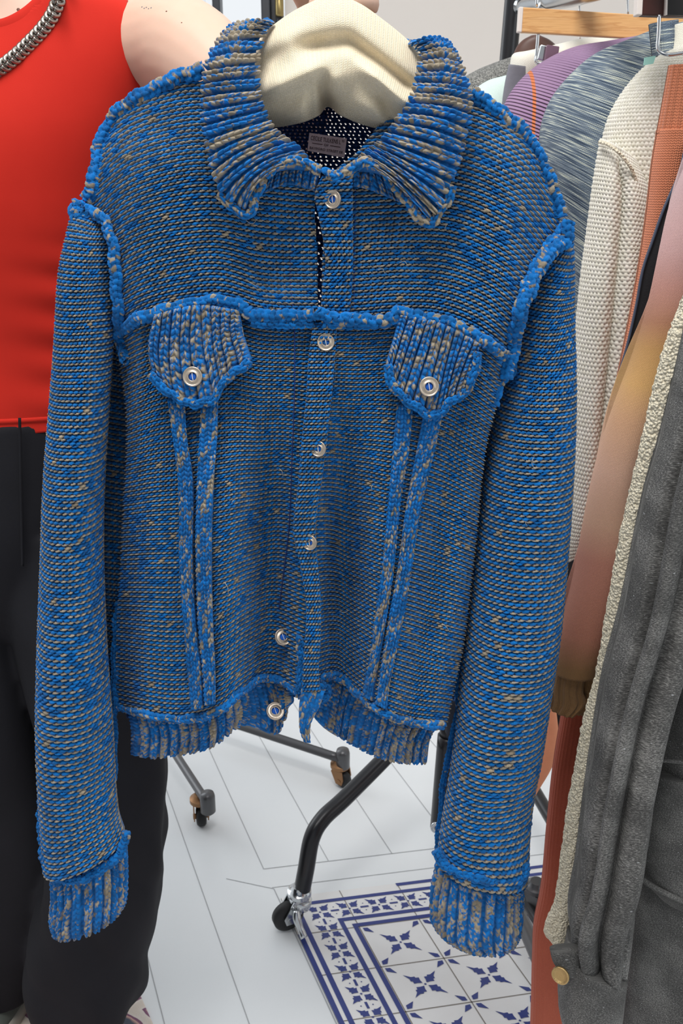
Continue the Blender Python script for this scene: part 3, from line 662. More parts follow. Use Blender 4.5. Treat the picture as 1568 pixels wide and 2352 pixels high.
bd([(100, 1800), (92, 1860), (98, 1960)], lambda x, y: .905 + 0 * x, r=.0035, sd=96, tp=.1)
bd([(1070, 1300), (1056, 1500), (1046, 1660), (1024, 1760), (1012, 1860), (1006, 1950)], lambda x, y: .93 + 0 * x, r=.0032, sd=97, tp=.0)
bd([(1205, 1850), (1212, 1890), (1205, 1930)], lambda x, y: .91 + 0 * x, r=.0035, sd=98, tp=.0)
# buttons
m_silver = plain('silver_metal', lin(196, 182, 166), .42, .9, bump=.15, bscale=500)
m_thread = plain('white_thread', lin(225, 220, 215), .7)
m_bthread = plain('blue_wool_core', lin(20, 90, 190), .9)
def button(px, py, w, Y, tilt, parent):
    c = at(px, py, Y); R = w / 2 / F * (c[1] * math.cos(PITCH) - (c[2] - CH) * math.sin(PITCH)) 
    ax = Vector((math.sin(math.radians(tilt[0])), -math.cos(math.radians(tilt[0])) * math.cos(math.radians(tilt[1])), math.sin(math.radians(tilt[1])))).normalized()
    mb = MB(); R *= 1.0
    mb.lathe([(.40 * R, -.0012), (.40 * R, .0008), (.44 * R, .0015), (.50 * R, .0014), (.54 * R, .0007), (.80 * R, .0007), (.84 * R, .0008), (.90 * R, .0014), (.96 * R, .0013), (R, .0006), (R, -.0006), (.97 * R, -.0012), (.40 * R, -.0012)], c, ax, 40)
    b = mb.build('button', m_silver, parent)
    q = ax.to_track_quat('Z', 'Y'); e1 = np.array(q @ Vector((1, 0, 0))); e2 = np.array(q @ Vector((0, 1, 0))); axn = np.array(ax)
    mb = MB(); mb.lathe([(0, .0001), (.30 * R, .0001), (.40 * R, -.0008), (.40 * R, -.0014), (0, -.0014)], c, ax, 20); 
    mb.build('button_core', m_bthread, b)
    mb = MB()
    mb.tube([c + axn * .0004 - e2 * .42 * R + e1 * .08 * R, c + axn * .0011, c + axn * .0004 + e2 * .42 * R - e1 * .05 * R], .00035, 8, .001)
    mb.build('thread', m_thread, b)
for x, y, w, tl_, yo in ((764, 458, 42, (-28, 8), -.016), (748, 786, 40, (0, 15), -.016), (731, 1031, 37, (-20, 12), -.016), (711, 1246, 36, (-22, 12), -.016)):
    button(x, y, w, float(YP(x, y)) - .0075, tl_, jacket)
button(650, 1463, 40, float(YF(650, 1463)) - .004, (18, 38), jacket)
button(632, 1633, 42, float(YF(632, 1600)) - .002, (10, 50), jacket)
button(442, 865, 46, float(YF(442, 865)) - .0185, (-4, 14), jacket)
button(985, 888, 46, float(YF(985, 888)) - .0185, (4, 14), jacket)
# stray fibres
random.seed(5); mb = MB()
for k in range(60):
    x = random.uniform(110, 1300); y = random.uniform(250, 1980)
    if 250 < x < 290: continue
    inb = (290 < x < 1040 and 480 < y < 1600) or (120 < x < 235 and 650 < y < 1900) or (1130 < x < 1250 and 950 < y < 1900)
    if not inb: continue
    Y = float(YF(x, y)) - .008 if 290 < x < 1040 else .850
    a = random.uniform(0, 6.28); l = random.uniform(5, 16); b = a + random.uniform(-1.4, 1.4)
    p = at(np.array([x, x + l * math.cos(a), x + l * (math.cos(a) + math.cos(b))]), np.array([y, y + l * math.sin(a), y + l * (math.sin(a) + math.sin(b))]), np.array([Y + .004, Y - .002, Y]))
    mb.tube(p, .00022, 5, .001)
fo = mb.build('stray_fibres', plain('fibre', lin(190, 182, 160), .8), jacket); fo['kind'] = 'stuff'

# ================================================================== HANGER with cream cloth cover
hg = thing('padded_hanger', 'cream woven cloth draped over a hanger inside the blue collar', 'hanger', tuple(at(760, 150, .9)))
def hand_cloth():
    T = [(560, 160), (600, 78), (652, 34), (708, 2), (768, -18), (825, 2), (880, 40), (945, 95), (1010, 170)]
    B = [(590, 300), (655, 294), (712, 280), (735, 268), (752, 250), (775, 266), (815, 285), (890, 306), (950, 320)]
    g = coons(T, B, [(560, 160), (565, 230), (590, 300)], [(1010, 170), (1000, 250), (950, 320)], 260, 200)
    x, y = g[..., 0], g[..., 1]
    Y = .895 + .0 * x
    t = np.linspace(0, 1, 200)[:, None]
    Y = Y - .030 * np.sin(np.clip(t, 0, 1) * math.pi) ** .8
    Y = Y + .055 * ((x - 775) / 260.) ** 2 * .5
    def ridge(p0, p1, w, a):
        p0 = np.array(p0, float); p1 = np.array(p1, float); d = p1 - p0; L = np.linalg.norm(d); d /= L
        s = (x - p0[0]) * d[0] + (y - p0[1]) * d[1]; q = -(x - p0[0]) * d[1] + (y - p0[1]) * d[0]
        return a * np.exp(-(q / w) ** 2) * sst(-30, 40, s) * sst(L + 40, L - 30, s)
    Y0_ = Y
    D = ridge((752, 262), (742, 190), 17, .024) + ridge((752, 275), (752, 240), 30, .018) - ridge((742, 150), (620, 205), 26, .014) + ridge((690, 112), (800, 92), 26, .016) + ridge((800, 92), (950, 210), 20, .016) - ridge((835, 152), (950, 250), 20, .016)
    D = D - ridge((785, 165), (680, 270), 24, .010) + ridge((715, 205), (712, 278), 11, .008) + ridge((640, 110), (585, 180), 22, .010) - ridge((700, 60), (620, 110), 24, .006) - ridge((820, 230), (900, 290), 26, .008) + ridge((870, 200), (905, 300), 14, .006)
    Y = Y0_ + D
    return g, Y
g, Y = hand_cloth()
tcx = NT('cream_weave'); u, v, uvv = tcx.uv()
s1 = tcx.math('SINE', tcx.math('MULTIPLY', u, 2 * math.pi / .0021)); s2 = tcx.math('SINE', tcx.math('MULTIPLY_ADD', v, 2 * math.pi / .0017, tcx.math('MULTIPLY', tcx.math('SINE', tcx.math('MULTIPLY', u, math.pi / .0021)), 1.2)))
hh = tcx.math('MULTIPLY', tcx.math('MULTIPLY_ADD', s1, .3, .7), tcx.math('MULTIPLY_ADD', s2, .5, .5))
ob, _ = tcx.obj(); tcx.set(Base_Color=tcx.mix(tcx.math('MULTIPLY', tcx.math('ADD', hh, tcx.noise(500, 3, ob)), .5), lin(212, 194, 160), lin(246, 234, 210)), Roughness=.9); tcx.b.inputs['Sheen Weight'].default_value = .1
tcx.bump(hh, .8, .0006); m_cream = tcx.m
panel('cloth_cover', g, Y, None, m_cream, hg, None, .004)
mb = MB(); a = at(700, 60, .93); b = at(850, 60, .93)
mb.tube([at(575, 215, .925), at(660, 95, .925), at(762, 40, .925), at(865, 95, .925), at(985, 215, .925)], .014, 14)
mb.build('hanger_bar', plain('pale_wood', lin(190, 150, 100), .5), hg)
mb = MB(); c = at(762, 30, .925); mb.tube([c, c + [0, 0, .03], c + [0, 0, .055], c + [.02, 0, .075], c + [.0, 0, .098], c + [-.02, 0, .08]], .002, 10, .002)
mb.build('hook', plain('chrome_wire', lin(200, 200, 200), .2, 1), hg)

# ================================================================== PERSON
per = thing('person', 'person in a red sleeveless top and black trousers holding up the blue jacket', 'person', (-.4, 1.15, 0))
ts = NT('skin'); ob, xyz = ts.obj(); c = ts.mix(ts.noise(18, 4, ob), lin(208, 168, 146), lin(220, 186, 166))
mo = None
for (mx, my, mYy, mr_) in ((38, 22, 1.0, .0018), (80, 12, 1.0, .0012), (330, 18, 0, 0), (358, 26, 0, 0)): pass
ts.set(Base_Color=c, Roughness=.5); ts.b.inputs['Subsurface Weight'].default_value = .12; ts.b.inputs['Subsurface Radius'].default_value = (.01, .004, .002); ts.bump(ts.noise(350, 4, ob), .12, .0005); m_skin = ts.m
YT = 1.16
torso_rows = [(-110, -80, 60, -80, 1.17, .055), (-125, -40, 75, -40, 1.17, .058), (-190, -5, 150, -10, 1.17, .062), (-330, 30, 300, 20, 1.17, .07), (-395, 75, 335, 70, 1.17, .08), (-400, 160, 312, 160, 1.165, .095), (-370, 280, 300, 280, 1.16, .105), (-340, 450, 290, 450, 1.16, .105),
              (-290, 650, 250, 650, 1.16, .10), (-290, 800, 255, 800, 1.16, .10), (-310, 960, 280, 960, 1.16, .11), (-320, 1080, 300, 1080, 1.16, .115)]
pieces = []
pieces.append(loft('b', torso_rows, 60, 60, 120, None, raw=True, p=.85))
pieces.append(loft('b', [(-118, -460, -10, -460, 1.15, .03), (-165, -430, 60, -430, 1.16, .075), (-190, -370, 90, -370, 1.165, .1), (-190, -300, 92, -300, 1.165, .105), (-175, -230, 80, -230, 1.155, .095), (-140, -170, 45, -170, 1.14, .075), (-105, -140, 12, -140, 1.13, .05)], 30, 30, 60, None, raw=True))
pieces.append(loft('b', [(-100, -200, 50, -200, 1.18, .05), (-105, -100, 55, -100, 1.175, .052), (-120, -30, 70, -30, 1.17, .055)], 24, 24, 20, None, raw=True))
def limb(pts, r, n=20): 
    V, q, t = sweep('', pts, r, None, nseg=n, step=.006, raw=True); return V, q.tolist() + t.tolist()
sh = at(412, 116, 1.14); el = at(640, 330, 1.02); wr = at(758, 60, .955); hc = at(760, -8, .935)
pieces.append(limb([at(300, 110, 1.165), sh, (sh + el) / 2 + [.0, 0, .008], el + [-.004, .004, 0]], [.048, .057, .049, .040]))
pieces.append(limb([el + [-.008, .01, .008], el, (el * .6 + wr * .4), wr], [.036, .040, .036, .026]))
# left hand closed round the hook above the cloth
pieces.append(limb([wr, hc + [.0, .02, .0], hc + [.0, .018, .035]], [.026, .034, .032], 16))
fb_ = []
for k in range(4):
    z = .012 + .019 * k; r = (.0085, .0088, .0086, .0075)[k]; zz = hc[2] + z - .02
    xk = hc[0]
    fb_.append(limb([(xk + .030, hc[1] + .01, zz), (xk + .036, hc[1] - .012, zz), (xk + .022, hc[1] - .030, zz - .001), (xk - .004, hc[1] - .033, zz - .002), (xk - .018 + .003 * k, hc[1] - .022, zz - .003)], [r * 1.15, r * 1.1, r, r * .95, r * .8], 12))
fb_.append(limb([(hc[0] - .022, hc[1] + .012, hc[2] + .0), (hc[0] - .034, hc[1] - .008, hc[2] + .02), (hc[0] - .020, hc[1] - .034, hc[2] + .036)], [.0125, .011, .009], 12))
pieces += fb_
# other arm hanging outside the frame, nose, ears
rs = at(-380, 130, 1.17); re_ = rs + [-.05, .02, -.27]; rw = re_ + [-.01, -.06, -.24]
pieces.append(limb([at(-300, 120, 1.17), rs, (rs + re_) / 2, re_], [.05, .056, .047, .038])); pieces.append(limb([re_, (re_ + rw) / 2, rw], [.038, .034, .025]))
pieces.append(limb([rw, rw + [0, -.01, -.045], rw + [0, -.012, -.085]], [.024, .036, .032], 14))
for k in range(4): a = rw + [-.024 + .016 * k, -.012, -.085]; pieces.append(limb([a, a + [0, -.012, -.03], a + [0, -.028, -.052 - .004 * (k in (1, 2))]], [.0088, .008, .0068], 10))
a = rw + [.028, -.012, -.03]; pieces.append(limb([a, a + [.012, -.012, -.025], a + [.010, -.024, -.05]], [.011, .0095, .008], 10))
ns = at(-56, -262, 1.06); pieces.append(limb([ns + [0, .01, .03], ns + [0, -.004, .005], ns + [0, -.004, -.004], ns + [0, .012, -.010]], [.007, .010, .012, .006], 12))
VV, FF = [], []
for V_, F_ in pieces:
    n = sum(len(x) for x in VV); VV.append(np.asarray(V_)); FF += [tuple(int(i) + n for i in f) for f in F_]
body = mesh_obj('body', np.concatenate(VV), FF, m_skin, per)
m = body.modifiers.new('join', 'REMESH'); m.mode = 'VOXEL'; m.voxel_size = .004; m.use_smooth_shade = True
m = body.modifiers.new('soft', 'SMOOTH'); m.iterations = 5; m.factor = .5
mb = MB()
for sx_ in (-1, 1):
    e = at(-56 + 34 * sx_, -292, 1.073); mb.lathe([(0, -.011), (.006, -.009), (.0105, -.003), (.0105, .003), (.006, .009), (0, .011)], e, (0, -1, 0), 16)
mb.build('eyes', plain('eye_white', lin(235, 232, 228), .3), per)
hm = plain('brown_hair', lin(60, 42, 32), .6, bump=.5, bscale=120)
V_, F_ = loft('h', [(-150, -478, 30, -478, 1.19, .05), (-205, -430, 100, -430, 1.20, .10), (-222, -350, 118, -350, 1.215, .105), (-222, -260, 118, -260, 1.225, .095), (-190, -170, 85, -170, 1.235, .07), (-160, -110, 55, -110, 1.24, .045)], 36, 36, 50, None, raw=True)
mesh_obj('hair', V_, F_, hm, per)
# tank top : inflated torso, trimmed at neckline and armholes
tr = NT('red_jersey'); ob, xyz = tr.obj(); tr.set(Base_Color=tr.mix(tr.noise(9, 4, ob), lin(186, 34, 22), lin(204, 44, 30)), Roughness=.85); tr.b.inputs['Sheen Weight'].default_value = .05; tr.b.inputs['Specular IOR Level'].default_value = .2
nn = tr.noise(900, 3, ob); tr.bump(nn, .25, .0004); m_red = tr.m
rows = [(-125, -45, 80, -45, 1.17, .064), (-195, -14, 155, -18, 1.17, .068), (-335, 18, 310, 8, 1.17, .077), (-402, 68, 352, 62, 1.17, .087), (-408, 160, 345, 160, 1.165, .103), (-378, 280, 332, 280, 1.16, .113), (-350, 450, 305, 450, 1.16, .115), (-300, 650, 262, 650, 1.16, .112), (-298, 800, 262, 800, 1.16, .114), (-318, 905, 285, 905, 1.16, .122), (-322, 945, 290, 945, 1.16, .124)]
R_ = cr(rows, 300); L_ = at(R_[:, 0], R_[:, 1], R_[:, 4]); Q_ = at(R_[:, 2], R_[:, 3], R_[:, 4]); C_ = (L_ + Q_) / 2; A_ = (Q_ - L_) / 2
S_ = np.linspace(0, 2, 280, endpoint=False); th = math.pi * (1 - S_); bb = np.zeros((300, 3)); bb[:, 1] = -R_[:, 5]
P_ = C_[:, None] + A_[:, None] * spow(np.cos(th), .85)[None, :, None] + bb[:, None] * spow(np.sin(th), .85)[None, :, None]
N_ = normals(P_, True); N_ *= np.sign((N_ * (P_ - C_[:, None])).sum(-1).mean())
vv = np.linspace(0, 1, 300)[:, None]; 
fold = .004 * sst(.6, .75, vv) * np.sin(vv * 95 + 2.5 * np.sin(S_ * 5)[None]) * (.5 + .5 * np.sin(S_ * 7 + 1)[None]) + .006 * np.sin(vv * 9 - S_[None] * 7) * sst(.1, .4, vv)
P_ = P_ + N_ * fold[..., None]
def topx(P):  # project to pixel
    d = P - np.array([0, 0, CH]); z = d @ Fw; return 784 + F * d[..., 0] / z, 1176 - F * (d @ Up) / z
X_, Y_ = topx(P_); cxm = -25.0
frontm = (P_[..., 1] < 1.175)
neckl = np.where(frontm, 57 - .0042 * (X_ - cxm) ** 2, -30)
armx = np.where(Y_ < 230, 294 + 26 * sst(60, 225, Y_), 400)
armx = np.where(frontm, armx, armx - 10); xs = np.abs(X_ - cxm) + cxm
keep = (Y_ > neckl) & ((xs < armx) | (Y_ > 225))
q = gridq(300, 280, True); kq = keep.ravel()[q].all(1); q = q[kq]
used = np.unique(q); rm = np.zeros(P_.size // 3, int); rm[used] = np.arange(len(used))
tank = mesh_obj('tank_top', P_.reshape(-1, 3)[used], rm[q], m_red, per)
m = tank.modifiers.new('cloth', 'SOLIDIFY'); m.thickness = .0022; m.offset = -1
def shirt_pt(px, py, off=.001):
    d = (X_ - px) ** 2 + (Y_ - py) ** 2 + np.where(P_[..., 1] < 1.19, 0, 1e6); i = np.unravel_index(np.argmin(d), d.shape); p = P_[i]; n = N_[i]
    q = at(px, py, p[1]); return q + n * off
bandp = [shirt_pt(x, 66 - .0042 * (x - cxm) ** 2, .0) for x in range(-150, 101, 25)]
sweep('neck_band', bandp, .0078, m_red, tank, 12, .003, flat=.32)
sweep('armhole_band', [shirt_pt(294 + 26 * float(sst(60, 225, y)) - 6, y, 0) for y in range(25, 226, 25)], .0045, m_red, tank, 12, .003, flat=.4)
hemp = []
for k in range(0, 60):
    S = -0.0 + 2 * k / 59; j = int(S / 2 * 280) % 280; hemp.append(P_[292, j])
sweep('hem_band', hemp, .004, m_red, tank, 10, .004)
# necklace of curb links
m_chain = plain('oxidised_silver', lin(170, 164, 156), .32, 1.0, bump=.3, bscale=500)
neck = bpy.data.objects.new('chain_necklace', None); COL.objects.link(neck); attach(neck, per)
pp = cr([(150, -60), (137, -12), (122, 30), (98, 66), (66, 100), (32, 132), (-6, 160), (-50, 180), (-110, 170)], 29)
base = []
for x, y in pp: 
    if y > 66 - .0042 * (x - cxm) ** 2 or y > 5: base.append(shirt_pt(x, max(y, -20), .007))
    else: base.append(shirt_pt(x, max(y, -30), .006) + np.array([0, 0, .0]))
base = np.array([at(x, y, b_[1]) for (x, y), b_ in zip(pp, base)])
proto_l = None
for k in range(len(base) - 1):
    c = (base[k] + base[k + 1]) / 2; d = base[k + 1] - base[k]; L = np.linalg.norm(d); d /= L
    n = np.array([0, -1.0, .15]); n -= d * (n @ d); n /= np.linalg.norm(n); s = np.cross(d, n)
    a = np.linspace(0, 2 * math.pi, 21); tw = .85
    e1 = d * math.cos(tw) + s * math.sin(tw)
    e1 = d; pts = []
    for t in a:
        y_ = .0046 * math.sin(t); z_ = .0030 * math.sin(t) * 1.0 + .0012 * math.cos(2 * t)
        pts.append(c + e1 * L * .78 * math.cos(t) + s * y_ + n * (z_ + .0018 * math.cos(t)))
    sweep('link', pts, .0026, m_chain, neck, 8, .0014)
# small moles and faint ink marks on the skin
bpy.context.view_layer.update(); dg = bpy.context.evaluated_depsgraph_get(); bev = body.evaluated_get(dg)
def skin_pt(px, py):
    d = at(px, py, 1.0) - np.array([0, 0, CH]); d = Vector(d).normalized(); iv = bev.matrix_world.inverted()
    ok, p, n, _ = bev.ray_cast(iv @ Vector((0, 0, CH)), iv.to_3x3() @ d)
    return (np.array(bev.matrix_world @ p), np.array(n)) if ok else (None, None)
def marks(name, lst, mat):
    mb = MB()
    for x, y, r in lst:
        p, n = skin_pt(x, y)
        if p is not None: mb.lathe([(0, .0004), (r * .7, .0003), (r, 0), (r, -.002)], p, n, 10)
    if mb.v: mb.build(name, mat, body)
m_mole = plain('mole', lin(104, 62, 48), .6)
for mk_ in ((42, 22, .0019), (80, 12, .0011), (70, 34, .0006), (382, 26, .0010), (417, 52, .0008)): marks('mole', [mk_], m_mole)
marks('tattoo_marks', [(326, 16, .0009), (331, 19, .0009), (336, 17, .0009), (341, 20, .0008), (347, 18, .0009), ], plain('faded_ink', lin(110, 116, 120), .6))
# trousers
tk = NT('black_denim'); ob, xyz = tk.obj(); u = tk.noise(5, 6, ob)
c = tk.mix(u, lin(16, 16, 19), lin(38, 38, 44)); 
pc = at(238, 2232, 1.03); dist = tk.n('VectorMath', operation='DISTANCE'); tk.l(ob, dist.inputs[0]); dist.inputs[1].default_value = tuple(float(x) for x in pc)
mk = tk.math('MULTIPLY', tk.math('LESS_THAN', tk.math('ADD', dist.outputs['Value'], tk.math('MULTIPLY', tk.noise(60, 4, ob), .05)), .052), tk.math('GREATER_THAN', tk.noise(220, 2, ob), .52))
c = tk.mix(tk.math('MULTIPLY', mk, .8), c, lin(120, 84, 84)); tk.set(Base_Color=c, Roughness=.85); tk.b.inputs['Specular IOR Level'].default_value = .25; tk.bump(tk.noise(700, 3, ob), .4, .0005); m_trou = tk.m
tp_ = []
tp_.append(loft('t', [(-315, 925, 288, 925, 1.16, .117), (-325, 1050, 305, 1050, 1.16, .125), (-326, 1180, 312, 1180, 1.155, .122), (-290, 1290, 290, 1290, 1.15, .10), (-200, 1420, 200, 1420, 1.15, .06)], 60, 60, 50, None, raw=True, p=.85,
               disp=lambda S, V: .004 * np.sin(S * 14)))
tp_.append(loft('t', [(20, 1180, 320, 1180, 1.13, .10), (40, 1400, 340, 1400, 1.12, .10), (90, 1650, 366, 1650, 1.11, .10), (120, 1760, 380, 1760, 1.105, .098), (125, 1900, 374, 1900, 1.10, .09), (95, 2050, 364, 2050, 1.09, .09), (70, 2160, 350, 2160, 1.085, .088), (76, 2250, 330, 2240, 1.08, .085), (88, 2300, 316, 2285, 1.08, .08), (105, 2340, 300, 2312, 1.08, .07)], 80, 60, 200, None, raw=True, p=.9,
               disp=lambda S, V: 0.010 * (vnoise(V * 7 + S * 3, S * 5 - V * 2, 4) - .5) + .013 * (vnoise(V * 14 - S * 6, S * 3, 7) - .5) * sst(.4, .7, V) + .006 * np.abs(np.sin(V * 20 - S * 5)) * sst(.45, .6, V) + .006 * np.sin(S * 13 + V * 6)))
tp_.append(loft('t', [(-300, 1180, 60, 1180, 1.16, .10), (-290, 1500, 80, 1500, 1.15, .10), (-270, 1760, 140, 1760, 1.15, .105), (-250, 2050, 170, 2050, 1.16, .10), (-240, 2150, 150, 2150, 1.16, .095), (-230, 2245, 110, 2245, 1.16, .09)], 60, 40, 150, None, raw=True, p=.9,
               disp=lambda S, V: .007 * np.sin(V * 12 + S * 6) * sst(.2, .6, V) + .004 * np.sin(S * 18)))
VV, FF = [], []
for V_, F_ in tp_:
    n = sum(len(x) for x in VV); VV.append(np.asarray(V_)); FF += [tuple(int(i) + n for i in f) for f in F_]
tro = mesh_obj('trousers', np.concatenate(VV), FF, m_trou, per); m = tro.modifiers.new('join', 'REMESH'); m.mode = 'VOXEL'; m.voxel_size = .005; m.use_smooth_shade = True
m = tro.modifiers.new('soft', 'SMOOTH'); m.iterations = 4
sweep('side_seam', [at(45, 960, 1.035) + [0, 0, 0], at(48, 1100, 1.03), at(52, 1300, 1.028)], .0018, m_trou, tro, 8, .004)
# shoes
def shoe(px, py, ang, parent, col):
    sh_ = bpy.data.objects.new('shoe', None); COL.objects.link(sh_); attach(sh_, parent)
    c = atz(px, py, .02); 
    def T(x, y, z):
        z = z + .007
        return (c[0] + x * math.cos(ang) - y * math.sin(ang), c[1] + x * math.sin(ang) + y * math.cos(ang), z)
    def ringmesh(name, levels, mat, par):
        V = []; n = 36
        for (z, sx, fy, by, xo) in levels:
            for k in range(n):
                a = 2 * math.pi * k / n; y_ = -math.cos(a); y = y_ * (fy if y_ < 0 else by); x = math.sin(a) * sx * (1 - .12 * max(0, y_)) 
                V.append(T(x + xo, y, z))
        q = gridq(len(levels), n, True).tolist(); q += [tuple(range(n))[::-1], tuple(range((len(levels) - 1) * n, len(levels) * n))]
        return mesh_obj(name, V, q, mat, par)
    ringmesh('upper', [(.018, .046, .145, .115, 0), (.035, .047, .145, .118, 0), (.055, .043, .10, .115, 0), (.075, .036, .05, .108, 0), (.10, .034, .02, .105, 0)], col, sh_)
    ringmesh('sole', [(.001, .046, .150, .118, 0), (.004, .050, .155, .122, 0), (.022, .050, .153, .122, 0), (.026, .046, .148, .118, 0)], plain('rubber_sole', lin(170, 165, 155), .7), sh_)
    mb = MB()
    for k in range(4):
        y = -.085 + .022 * k; z = .052 + .008 * k; mb.tube([T(-.026, y, z - .004), T(0, y - .004, z + .007), T(.026, y, z - .004)], .003, 8)
    mb.build('laces', plain('grey_lace', lin(150, 160, 160), .8), sh_)
shoe(185, 2345, .25, per, plain('dark_suede', lin(70, 84, 84), .8, bump=.3)); shoe(5, 2290, -.15, per, plain('grey_green_suede', lin(96, 102, 96), .8, bump=.3))
# rug under the feet
trg = NT('patterned_rug'); ob, xyz = trg.obj(); n = trg.noise(14, 3, ob); vo = trg.n('TexVoronoi'); vo.inputs['Scale'].default_value = 16; trg.l(ob, vo.inputs['Vector'])
wv = trg.math('SINE', trg.math('ADD', trg.math('MULTIPLY', xyz[0], 90), trg.math('MULTIPLY', trg.math('ABSOLUTE', trg.math('SUBTRACT', trg.math('FRACT', trg.math('MULTIPLY', xyz[1], 14)), .5)), 9)))
c = trg.ramp(trg.math('MULTIPLY_ADD', wv, .3, n), [(.25, lin(226, 214, 202)), (.48, lin(232, 222, 214)), (.52, lin(128, 84, 112)), (.66, lin(146, 104, 128)), (.72, lin(224, 180, 168)), (.9, lin(90, 96, 110))])
trg.set(Base_Color=c, Roughness=.95); trg.bump(trg.noise(500, 3, ob), .5, .001)
a = atz(304, 2248, .0); b = atz(350, 2352, .0); d = b - a; d /= np.linalg.norm(d); nx = np.array([d[1], -d[0], 0]); nx = nx if nx[0] < 0 else -nx
mb = MB(); c0 = a - d * .02
V = [c0, c0 + d * 1.0, c0 + d * 1.0 + nx * .8, c0 + nx * .8]; V = [np.array([v[0], v[1], 0.0005]) for v in V] + [np.array([v[0], v[1], .006]) for v in V]
mb.add(V, [(3, 2, 1, 0), (4, 5, 6, 7), (0, 1, 5, 4), (1, 2, 6, 5), (2, 3, 7, 6), (3, 0, 4, 7)])
tag(mb.build('rug', trg.m, smooth=False, bevel=.002), 'cream and purple patterned rug under the person\'s feet', 'rug')

# ================================================================== CLOTHES RAILS
m_black = plain('black_tube', lin(38, 38, 41), .3, .3); m_dark = plain('grey_tube', lin(92, 92, 94), .35, .6); m_chrome = plain('chrome', lin(205, 208, 210), .18, 1.0); m_rub = plain('black_rubber', lin(22, 22, 24), .6); m_bronze = plain('worn_brass', lin(150, 112, 78), .45, .7)
rail = thing('clothes_rail', 'black tubular clothes rail on castors carrying the garments at right', 'clothes rail', (.25, 1.5, 0))
def castor(p, parent, r=.028, ang=0., mats=(m_rub, m_chrome), brake=True, off=.008):
    cs = bpy.data.objects.new('castor', None); COL.objects.link(cs); attach(cs, parent)
    c = np.array([p[0], p[1], r]); ax = (math.cos(ang), math.sin(ang), 0); axn = np.array(ax); fw = np.array([-math.sin(ang), math.cos(ang), 0])
    mb = MB(); mb.lathe([(0, -.011), (r * .55, -.011), (r * .8, -.010), (r, -.006), (r, .006), (r * .8, .010), (r * .55, .011), (0, .011)], c, ax, 32); mb.build('wheel', mats[0], cs)
    mb = MB()
    for s in (-1, 1):
        V = [c + axn * s * .0135 + fw * a + np.array([0, 0, z]) for a, z in ((-.008, -.008), (.008, -.008), (off + .014, r * 1.0), (off + .010, r * 1.35), (off - .016, r * 1.35), (-.012, .006))]
        V2 = [v + axn * s * .0025 for v in V]; n = len(V)
        mb.add(V + V2, [tuple(range(n)), tuple(range(2 * n - 1, n - 1, -1))] + [(i, (i + 1) % n, (i + 1) % n + n, i + n) for i in range(n)])
    mb.lathe([(0, -.017), (.006, -.017), (.006, .017), (0, .017)], c, ax, 16)
    k = c + fw * off + np.array([0, 0, r * 1.35]); mb.lathe([(0, -.002), (.018, -.002), (.022, .002), (.022, .010), (.016, .013), (.012, .020), (0, .020)], k, (0, 0, 1), 28)
    autosm(mb.build('fork', mats[1], cs))
    if brake:
        mb = MB(); a = c + axn * .019; mb.tube([a + fw * .010 + np.array([0, 0, .024]), a + axn * .008 + fw * .008 + np.array([0, 0, .012]), a + axn * .020 + fw * .010 - np.array([0, 0, .002]), a + axn * .032 + fw * .012 - np.array([0, 0, .012])], [.006, .008, .006, .007], 12); mb.build('brake_lever', mats[1], cs)
    return k
# near leg with castor
k = castor(atz(655, 2105, .03), rail, .029, -1.15, off=.024)
k = np.array(k)
base = np.array([at(690, 2070, float(k[1]))[0], k[1], k[2] + .012])
P = [at(688, 2072, 1.335), at(702, 2000, 1.34), at(716, 1925, 1.36), at(742, 1880, 1.385), at(790, 1835, 1.42), at(880, 1745, 1.49), at(960, 1660, 1.55)]
# move castor under tube foot
dx = P[0] - (k + np.array([0, 0, .01]))
for o in bpy.data.objects:
    if o.parent and o.parent.name.startswith('castor') and o.parent.parent == rail:
        me = o.data; me.transform(Matrix.Translation((float(dx[0]), float(dx[1]), 0)))
mb = MB(); mb.lathe([(.0155, -.004), (.020, -.004), (.021, .0), (.021, .012), (.018, .014), (.0155, .014)], P[0] + [0, 0, -.004], P[1] - P[0], 24); mb.build('foot_collar', m_chrome, rail)
sweep('leg_tube', P, .0155, m_black, rail, 20, .005)
# upright post with slotted end
def vrod(name, p0, p1, r, mat, parent): return sweep(name, [p0, (np.array(p0) + p1) / 2, p1], r, mat, parent, 20, .02)
pt = at(1188, -60, 1.62); pb_ = at(1012, 1912, 1.5)
pb_ = at(1012, 1900, 1.50); 
vrod('upright', pb_, at(1030, 1690, 1.51), .0215, m_black, rail)
vrod('upright', at(1030, 1700, 1.51), at(1070, 1300, 1.53), .019, m_black, rail)
mb = MB(); c = at(1034, 1729, 1.49); mb.lathe([(0, .004), (.005, .003), (.006, 0), (.006, -.004)], c, (0, -1, 0), 16); mb.build('bolt', m_chrome, rail); mb = MB(); c = at(1002, 1900, 1.478)
mb.lathe([(.004, -.004), (.010, -.004), (.012, .002), (.009, .004), (.004, .002)], c, (0, -1, .2), 24); mb.build('bolt', m_chrome, rail)
sweep('base_tube', [at(1165, 2050, 1.32), at(1205, 2130, 1.22), at(1262, 2262, 1.08), at(1330, 2420, .97)], .013, m_dark, rail, 16, .01)
sweep('base_tube', [at(1200, 1770, 1.58), at(1262, 1875, 1.44), at(1330, 1990, 1.3)], .013, m_black, rail, 16, .01)
sweep('base_tube', [at(1188, 2035, 1.42), at(1232, 2110, 1.32), at(1300, 2230, 1.2)], .011, m_black, rail, 16, .01)
castor(atz(1236, 2075, .03), rail, .024, .6, (m_rub, m_dark), brake=False)
